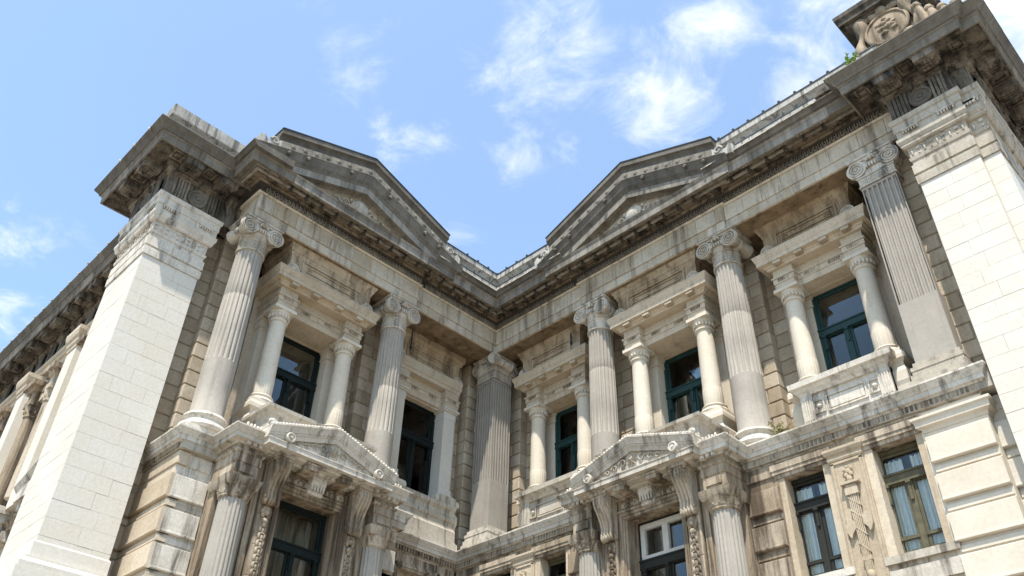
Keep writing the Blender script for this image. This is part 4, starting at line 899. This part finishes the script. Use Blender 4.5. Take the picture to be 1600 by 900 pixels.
# ---- the tall smooth end piers
def ashlar(T, s0, s1, o, z0, z1, parent, mat='white', seed=0, dep=.3, h=.585, lo=.85, hi=1.35):
    rnd = random.Random(seed); z = z1; k = 0
    while z > z0 + .05:
        zb = max(z0, z - h); s = s0; first = True
        while s < s1 - .02:
            e = s + rnd.uniform(lo, hi) * (.6 if first and k % 2 else 1); first = False
            if s1 - e < .45: e = s1
            g_ = .0035
            MB(T).cbox(s + (g_ if s > s0 else 0), e - (g_ if e < s1 else 0), o - dep, o + rnd.uniform(-.004, .004), zb + g_, z - g_, .003).build('ashlar_block', mat, parent); s = e
        z -= h; k += 1
def end_pier(name, label, faces, path, bx):
    P = MB().box(*bx).build(name, 'white', CH, label=label)
    for (T, s0, s1, o, seed) in faces: ashlar(T, s0, s1, o, 9.56, 20.84, P, seed=seed)
    c = MB()
    cp_ = [(-.3, 20.84), (.05, 20.85), (.06, 21.1), (.06, 21.2), (.0, 21.22), (.0, 21.28), (.06, 21.3), (.06, 21.7), (.0, 21.72), (.0, 21.9), (.04, 21.92), (.06, 22.05), (.0, 22.07), (.02, 22.5), (.1, 22.52), (.15, 22.58), (.15, 22.66), (.17, 22.68), (.22, 22.8), (.22, 22.95), (.16, 22.97), (.16, 23.28), (.2, 23.3), (.2, 23.62), (.25, 23.66), (.27, 23.85), (-.3, 23.88)]
    c.sweep(path, cp_, -1)
    C_ = c.build('pier_capital', 'wash', P)
    c = MB(); c.sweep(path, [(-.3, 8.6), (.35, 8.6), (.36, 8.8), (.28, 8.9), (.2, 8.95), (.2, 9.02), (.06, 9.05), (.06, 9.5), (.0, 9.56), (-.3, 9.56)], -1); c.sweep(path, [(-.3, -1.6), (.42, -1.6), (.42, 8.62), (-.3, 8.62)], -1)
    c.build('pier_base', 'white', P)
    # anthemion band: leaves and stems in relief
    a = MB(); T = None
    for (T, s0, s1, o, seed) in faces:
        b = MB(T); n = int((s1 - s0) / .21)
        for i in range(n):
            s = s0 + (i + .5) * (s1 - s0) / n
            if i % 2: 
                for t in (-.6, 0, .6): b.ball((s + .07 * math.sin(t), o + .03, 22.3 + .1 * math.cos(t)), .05, 6, (.8, .8, 1.7))
                b.ball((s, o + .03, 22.14), .045, 6)
            else: b.ball((s, o + .03, 22.26), .05, 6, (.7, .7, 2.6)); b.ball((s - .06, o + .02, 22.42), .035, 6); b.ball((s + .06, o + .02, 22.42), .035, 6)
        # small rows of drops under the top slab
        for q in (s0 + .35, s1 - .35):
            b.box(q - .3, q + .3, o + .14, o + .26, 23.2, 23.26)
            for i in range(6): b.box(q - .28 + i * .1, q - .22 + i * .1, o + .14, o + .24, 23.1, 23.2)
        b.build('anthemion_band', 'wash', C_, smooth=50, kind='stuff')
    return P
TLF = lambda s, o, z: (-1.55 + o, -s, z); TLS = lambda s, o, z: (-s, -17.1 - o, z)
PL_path = [(-4.7, -15.0), (-4.7, -17.1), (-1.55, -17.1), (-1.55, -14.82), (-2.6, -14.82)]
PLO = end_pier('end_pier', 'tall smooth white stone pier at the outer end of the left wing', [(TLF, 14.82, 17.1, 0, 1), (TLS, 1.56, 4.7, 0, 2)], PL_path, (-4.69, -1.562, -17.088, -14.84, 8, 23.8))
TRF = lambda s, o, z: (s, -.6 - o, z); TRG = lambda s, o, z: (s, -.35 - o, z)
PR_path = [(21.25, 2.5), (21.25, -.6), (23.2, -.6), (23.2, -.35), (23.75, -.35), (23.75, 14)]
PRO = end_pier('end_pier', 'tall smooth white stone pier at the outer end of the right wing', [(TRF, 21.25, 23.2, 0, 3), (TRG, 23.21, 23.75, 0, 4)], PR_path, (21.27, 23.738, -.338, 14, 8, 23.8))
MB().box(21.262, 23.19, -.588, .5, 8, 23.8).build('pier_core', 'white', PRO)
TRS = lambda s, o, z: (23.75 + o, s, z)
ashlar(TRS, -.04, 6, 0, 9.56, 20.84, PRO, seed=5, dep=.2)
TLE = lambda s, o, z: (s, -14.82 + o, z); ashlar(TLE, -2.6, -1.86, 0, 9.56, 20.84, PLO, seed=6, dep=.2)
TRE = lambda s, o, z: (21.25 - o, s, z); ashlar(TRE, -.29, 2.5, 0, 9.56, 20.84, PRO, seed=8, dep=.2)

# entablature over the end piers and the outer front
def big_entablature(path, name):
    f_ = MB().sweep(path, [(-.6, 23.86), (.12, 23.86), (.12, 24.9), (.2, 24.92), (.2, 25.05), (.3, 25.08), (.3, 25.2), (-.6, 25.2)], -1).build(name, 'crust', CH)
    MB().sweep(path, [(-.6, 25.2), (.3, 25.2), (.34, 25.26), (.4, 25.28), (.4, 25.45), (1.12, 25.45), (1.12, 25.9), (-.6, 25.9)], -1).build('cornice_soffit', 'crust', f_)
    pieces(path, [(.9, 25.46), (1.13, 25.46), (1.13, 25.38), (1.2, 25.38), (1.22, 25.72), (1.26, 25.75), (1.28, 25.82), (.9, 25.83)], -1, 1.5, 'corona_stone', 'fascia', f_, 21)
    pieces(path, [(-.6, 25.82), (1.3, 25.82), (1.34, 25.84), (1.36, 25.92), (1.44, 26.02), (1.52, 26.1), (1.54, 26.16), (1.57, 26.17), (1.57, 26.22), (-.6, 26.3)], -1, 2.0, 'cyma_stone', 'sima', f_, 23)
    return f_
EL = big_entablature([(-60, -15.0), (-4.7, -15.0), (-4.7, -17.1), (-1.55, -17.1), (-1.55, -13.3)], 'end_entablature')
ER = big_entablature([(21.25, 2.5), (21.25, -.6), (23.2, -.6), (23.2, -.35), (23.75, -.35), (23.75, 40)], 'end_entablature')
def mutule(T, s, o, parent):
    b = MB(T); b.box(s - .38, s + .38, o + .38, o + 1.1, 25.08, 25.44); b.box(s - .44, s + .44, o + .38, o + 1.14, 25.36, 25.46)
    b.box(s - .3, s + .3, o + .46, o + 1.02, 25.04, 25.1)
    for i in range(4):
        for j in range(3): b.box(s - .24 + i * .13, s - .15 + i * .13, o + .52 + j * .16, o + .63 + j * .16, 24.99, 25.05)
    b.build('mutule', 'crust', parent)
def coffer(T, s, o, parent, w=.5):
    b = MB(T)
    for (x0, x1, y0, y1) in ((-w / 2, w / 2, .46, .54), (-w / 2, w / 2, .96, 1.04), (-w / 2, -w / 2 + .08, .54, .96), (w / 2 - .08, w / 2, .54, .96)): b.box(s + x0, s + x1, o + y0, o + y1, 25.38, 25.46)
    b.box(s - w / 4, s + w / 4, o + .66, o + .84, 25.4, 25.46); b.build('soffit_coffer', 'crust', parent)
def triglyph(T, s, o, parent, w=.62):
    b = MB(T)
    for i in range(5): a = s - w / 2 + i * w / 4.6; b.box(a, a + w * .14, o + .1, o + .26, 23.88, 24.84)
    b.box(s - w / 2, s + w / 2, o + .1, o + .19, 23.87, 24.9); b.box(s - w / 2 - .02, s + w / 2 + .02, o + .1, o + .28, 24.84, 24.91)
    b.build('fluted_frieze_block', 'crust', parent)
def roundel(T, s, o, parent):
    MB(T).lathe(s, 24.34, [(.4, o + .1), (.42, o + .2), (.38, o + .25), (.33, o + .24), (.31, o + .19), (.22, o + .19), (.2, o + .23), (.15, o + .23), (.13, o + .19), (.08, o + .2), (.06, o + .26), (.01, o + .27)], 28, axis='o').build('roundel', 'sima', parent, smooth=35)
for (s) in (15.1, 16.65): mutule(TLF, s, 0, EL); triglyph(TLF, s, 0, EL)
mutule(TLF, 18.1, 0, EL) if False else None
coffer(TLF, 15.9, 0, EL); coffer(TLF, 17.35, 0, EL); roundel(TLF, 15.88, 0, EL)
for s in (2.2, 3.9): mutule(TLS, s, 0, EL); triglyph(TLS, s, 0, EL)
coffer(TLS, 3.05, 0, EL, .7); roundel(TLS, 3.05, 0, EL)
for (s) in (21.55, 23.0): mutule(TRF, s, 0, ER); triglyph(TRF, s, 0, ER)
coffer(TRF, 22.28, 0, ER); roundel(TRF, 22.28, 0, ER); coffer(TRF, 20.65, 0, ER); coffer(TRG, 24.0, 0, ER)
for i in range(12):
    s = .5 + i * 1.55; mutule(TRS, s, 0, ER); triglyph(TRS, s, 0, ER); coffer(TRS, s + .78, 0, ER)
for i in range(22):
    s = 6.9 + i * 1.55; mutule(WF, s, 0, EL); coffer(WF, s + .78, 0, EL)
    if i < 12: triglyph(WF, s, 0, EL)
# small lamps / studs along the outer cornice edge
kn = MB(W0)
for i in range(30): kn.ball((-7.2 - i * 1.1, -16.6, 26.24), .06, 6)
kn.T = TLS
for i in range(3): kn.ball((1.0 + i * 1.3, 1.6, 26.1), .06, 6)
kn.build('cornice_studs', 'wash', EL, kind='stuff')
# blocking course above the left pier
q = MB().sweep([(-4.5, -14), (-4.5, -16.9), (-1.75, -16.9), (-1.75, -13)], [(-2, 26.2), (1.3, 26.2), (1.3, 26.32), (1.18, 26.36), (1.18, 26.85), (1.24, 26.9), (1.32, 26.96), (1.34, 27.0), (1.34, 27.55), (-2, 27.62)], -1).build('blocking_course', 'gut', EL)
MB().sweep([(-60, -14.9), (-4.7, -14.9)], [(-2, 26.2), (1.45, 26.2), (1.45, 26.28), (-2, 26.5)], -1).build('roof_edge', 'lead', EL)
# ---- attic block with the round shield above the right pier
AT = MB(); 
AT.box(20.95, 23.4, -.75, 3, 26.2, 29.4); AT.box(20.75, 23.6, -.95, 3, 26.2, 26.9)
AT.sweep([(20.95, 3), (20.95, -.75), (23.4, -.75), (23.4, 3)], [(-.4, 29.35), (.04, 29.35), (.06, 29.5), (.2, 29.55), (.22, 29.65), (.4, 29.69), (.42, 29.9), (.5, 30.0), (.52, 30.2), (-.4, 30.25)], -1)
AT = AT.build('attic_block', 'crust', CH, label='sooty attic block with a carved round shield on top of the right end pier')
q = MB(TRF)
for i in range(10): q.box(20.98 + i * .25, 21.1 + i * .25, .1, .33, 29.38, 29.53)
q.build('attic_dentils', 'sima', AT)
q = MB(TRF); cs = 22.12; cz = 28.45; oo = .2
q.lathe(cs, cz, [(.86, oo - .1), (.88, oo + .1), (.84, oo + .14), (.76, oo + .14), (.74, oo + .08), (.6, oo + .1), (.3, oo + .15), (.05, oo + .17)], 32, axis='o')
for (a, z, r) in ((-.1, .2, .17), (.12, .26, .13), (-.2, -.02, .15), (.1, -.05, .2), (.24, -.25, .13), (-.12, -.3, .14), (.28, .08, .1), (-.3, .28, .09), (0, .45, .09)): q.ball((cs + a, oo + .14, cz + z), r, 8, (1.2, .5, .8))
for sg in (-1, 1):                                  # leather-like curled frame
    pts = [(cs + sg * (1.0 + .16 * math.sin(i / 20 * 6)), oo + .02, cz - .95 + i / 20 * 2.0) for i in range(21)]
    q.tube(pts, [.2 + .07 * math.sin(i / 20 * 9) for i in range(21)], 8)
    q.tube([(cs + sg * (.85 + .25 * (1 - i / 26) * math.cos(i / 3.2)), oo + .1, cz + .95 + .25 * (1 - i / 26) * math.sin(i / 3.2)) for i in range(24)], .08, 6)
    q.ball((cs + sg * .45, oo + .05, cz + .98), .24, 8, (1.3, .5, .8)); q.ball((cs + sg * .6, oo, cz - .85), .3, 8, (1.2, .5, .9))
q.ball((cs, oo + .08, cz + 1.0), .26, 8, (1, .6, 1)); q.build('round_shield', 'stain', AT, smooth=50)
q = MB(TRF)
for (s, h) in ((23.35, 1.6), (23.7, 1.1), (24.1, .8), (24.5, .6)): q.tube([(s, .3, 26.3), (s + .05, .35, 26.9 + h * .5), (s - .05, .3, 26.9 + h)], [.26, .22, .14], 8); q.ball((s - .05, .32, 26.9 + h), .2, 8)
q.build('carved_trophies', 'stain', AT, smooth=50)
q = MB(WR).extr_o([(19.1, 26.25), (20.95, 26.25), (20.95, 27.6), (20.3, 27.75), (19.95, 27.6), (19.6, 27.1), (19.1, 26.75)], -.6, 1.1)
q.sweep([(19.0, 1.1), (20.95, 1.1)], [(-.3, 26.25), (.5, 26.25), (.5, 26.5), (.2, 26.62), (-.3, 26.65)], 1)
q.build('scroll_buttress', 'crust', AT)

for (x, y) in ((-1.68, -3.99), (4.24, .91)):
    MB().tube([(x, y, 24.05), (x, y, 22.95)], .03, 8).lathe(x, y, [(.03, 22.9), (.06, 22.95), (.05, 23.05), (.03, 23.1)], 10).build('hanging_rod', 'lead', CH)
MB().tube([(.55, -6.55, 12.9), (.55, -6.55, 6), (.55, -6.55, -1.6)], .09, 10).build('downpipe', 'lead', CH)
# ---- outer front seen past the left pier
MB(WF).box(4.6, 60, -2, 0, -1.6, 24.0).build('outer_front_wall', 'cream', CH, label='sunlit outer front receding past the left end pier')
OF = MB(WF).sweep([(4.8, 0), (60, 0)], [(-.2, 23.0), (.06, 23.0), (.1, 23.3), (.2, 23.34), (.2, 23.6), (.28, 23.64), (.3, 23.86), (-.2, 23.87)], 1).build('outer_architrave', 'cream', CH)
def outer_bay(s):
    b = MB(WF).box(s, s + 1.1, -.1, .62, 14.2, 22.3).build('outer_pilaster', 'white', CH)
    q = MB(WF)
    q.sweep([(s, -.1), (s, .62), (s + 1.1, .62), (s + 1.1, -.1)], [(-.3, 22.0), (.05, 22.0), (.05, 22.2), (.12, 22.26), (.12, 22.5), (.2, 22.56), (.25, 22.8), (.25, 23.0), (-.3, 23.05)], 1)
    q.build('pilaster_capital', 'cream', b)
    for d in (1.75, 4.05):
        c = MB(WF).lathe(s + d + .1, .35, [(.3, 15), (.3, 19.7), (.36, 19.75), (.34, 19.85), (.42, 20.2), (.42, 20.3)], 20)
        for i in range(10): t = i / 10 * 6.283; c.ball((s + d + .1 + .36 * math.cos(t), .35 + .36 * math.sin(t), 20.0), .07, 6, (1, 1, 1.7))
        c.sweep([(s + d - .3, -.1), (s + d - .3, .7), (s + d + .5, .7), (s + d + .5, -.1)], [(-.3, 20.3), (.06, 20.3), (.06, 20.6), (.0, 20.62), (.0, 21.0), (.1, 21.05), (.15, 21.2), (.3, 21.25), (.32, 21.5), (-.3, 21.52)], 1)
        c.build('outer_column', 'stain', b, smooth=38)
    MB(WF).box(s + 1.3, s + 4.8, -.1, .45, 20.5, 21.4).build('outer_lintel', 'cream', b)
    MB(WF).box(s + 2.2, s + 3.8, -.05, .05, 14.5, 20.5).build('outer_window', 'dark', b)
    # bracketed hood of the storey below
    h = MB(WF); c = s + 3.0; zf = lambda x: 14.9 - abs(x - c) * .28
    h.gable(c - 2.0, c + 2.0, zf, [(-.1, 0), (-.1, -.3), (.9, -.3), (1.0, -.2), (1.15, 0)]); h.box(c - 1.9, c + 1.9, -.1, 1.0, 13.7, 14.3)
    for i in range(6): h.box(c - 1.7 + i * .62, c - 1.4 + i * .62, -.1, .85, 13.35, 13.7)
    h.box(c - 1.9, c + 1.9, -.1, .4, 13.0, 13.4); h.build('bracketed_hood', 'wash', b)
    MB(WF).box(c - 1.0, c + 1.0, -.05, .06, 8, 12.6).build('outer_window', 'dark', b)
for i in range(6): outer_bay(5.6 + i * 6.2)
MB(WF).sweep([(4.8, 0), (60, 0)], sp, 1).build('outer_string_course', 'stain', CH)

# ------------------------------------------------------------------ plants growing on the masonry
def plant(name, base, n, spread, height, leaf, mat, label, seed, ns=9):
    rnd = random.Random(seed); E0 = bpy.data.objects.new(name, None); col.objects.link(E0); E0.location = base
    st = MB(); lf = MB()
    for k in range(ns):
        a = rnd.uniform(0, 6.28); d = rnd.uniform(.2, 1) * spread; h = height * rnd.uniform(.5, 1)
        tip = Vector((math.cos(a) * d[0] if hasattr(d, '__len__') else math.cos(a) * d, math.sin(a) * d, h)); 
        pts = [Vector((0, 0, 0)) + tip * t + Vector((0, 0, .1 * h * math.sin(t * 3))) for t in (0, .35, .7, 1)]
        root = Vector((rnd.uniform(-.3, .3) * spread, rnd.uniform(-.3, .3) * spread, 0))
        pts = [p + root * (1 - i / 3) for i, p in enumerate(pts)]
        st.tube(pts, [.012, .01, .007, .004], 4)
        for j in range(n // ns):
            t = rnd.uniform(.25, 1.0); i = min(2, int(t * 3)); p = pts[i].lerp(pts[i + 1], t * 3 - i) + Vector((rnd.gauss(0, .05), rnd.gauss(0, .05), rnd.gauss(0, .05))) * spread * 1.6
            u = Vector((rnd.gauss(0, 1), rnd.gauss(0, 1), rnd.gauss(0, .6))).normalized(); v = u.orthogonal().normalized(); v = (v * math.cos(a) + u.cross(v) * math.sin(a)); L_ = leaf * rnd.uniform(.6, 1.3)
            lf.add([tuple(p), tuple(p + u * L_ * .5 + v * L_ * .28), tuple(p + u * L_), tuple(p + u * L_ * .5 - v * L_ * .28)], [(0, 1, 2, 3)])
    st.build('stem', 'stem', E0); lf.build('leaves', mat, E0)
    tag(E0, label, 'plant')
    return E0
plant('wild_shrub', (20.7, -1.5, 26.26), 360, .32, 1.25, .12, 'leaf', 'bright green shrub sprouting beside the round shield on the right roofline', 3, ns=14)
plant('wild_weed', (14.6, -.45, 13.82), 200, .55, .5, .08, 'weed', 'straggly olive weeds growing on the ledge beside the right wing column', 5, ns=14)
plant('wild_weed', (1.2, -6.6, 13.84), 48, .2, .75, .08, 'weed', 'small yellowish weed at the right end of the left door gable', 9, ns=5)
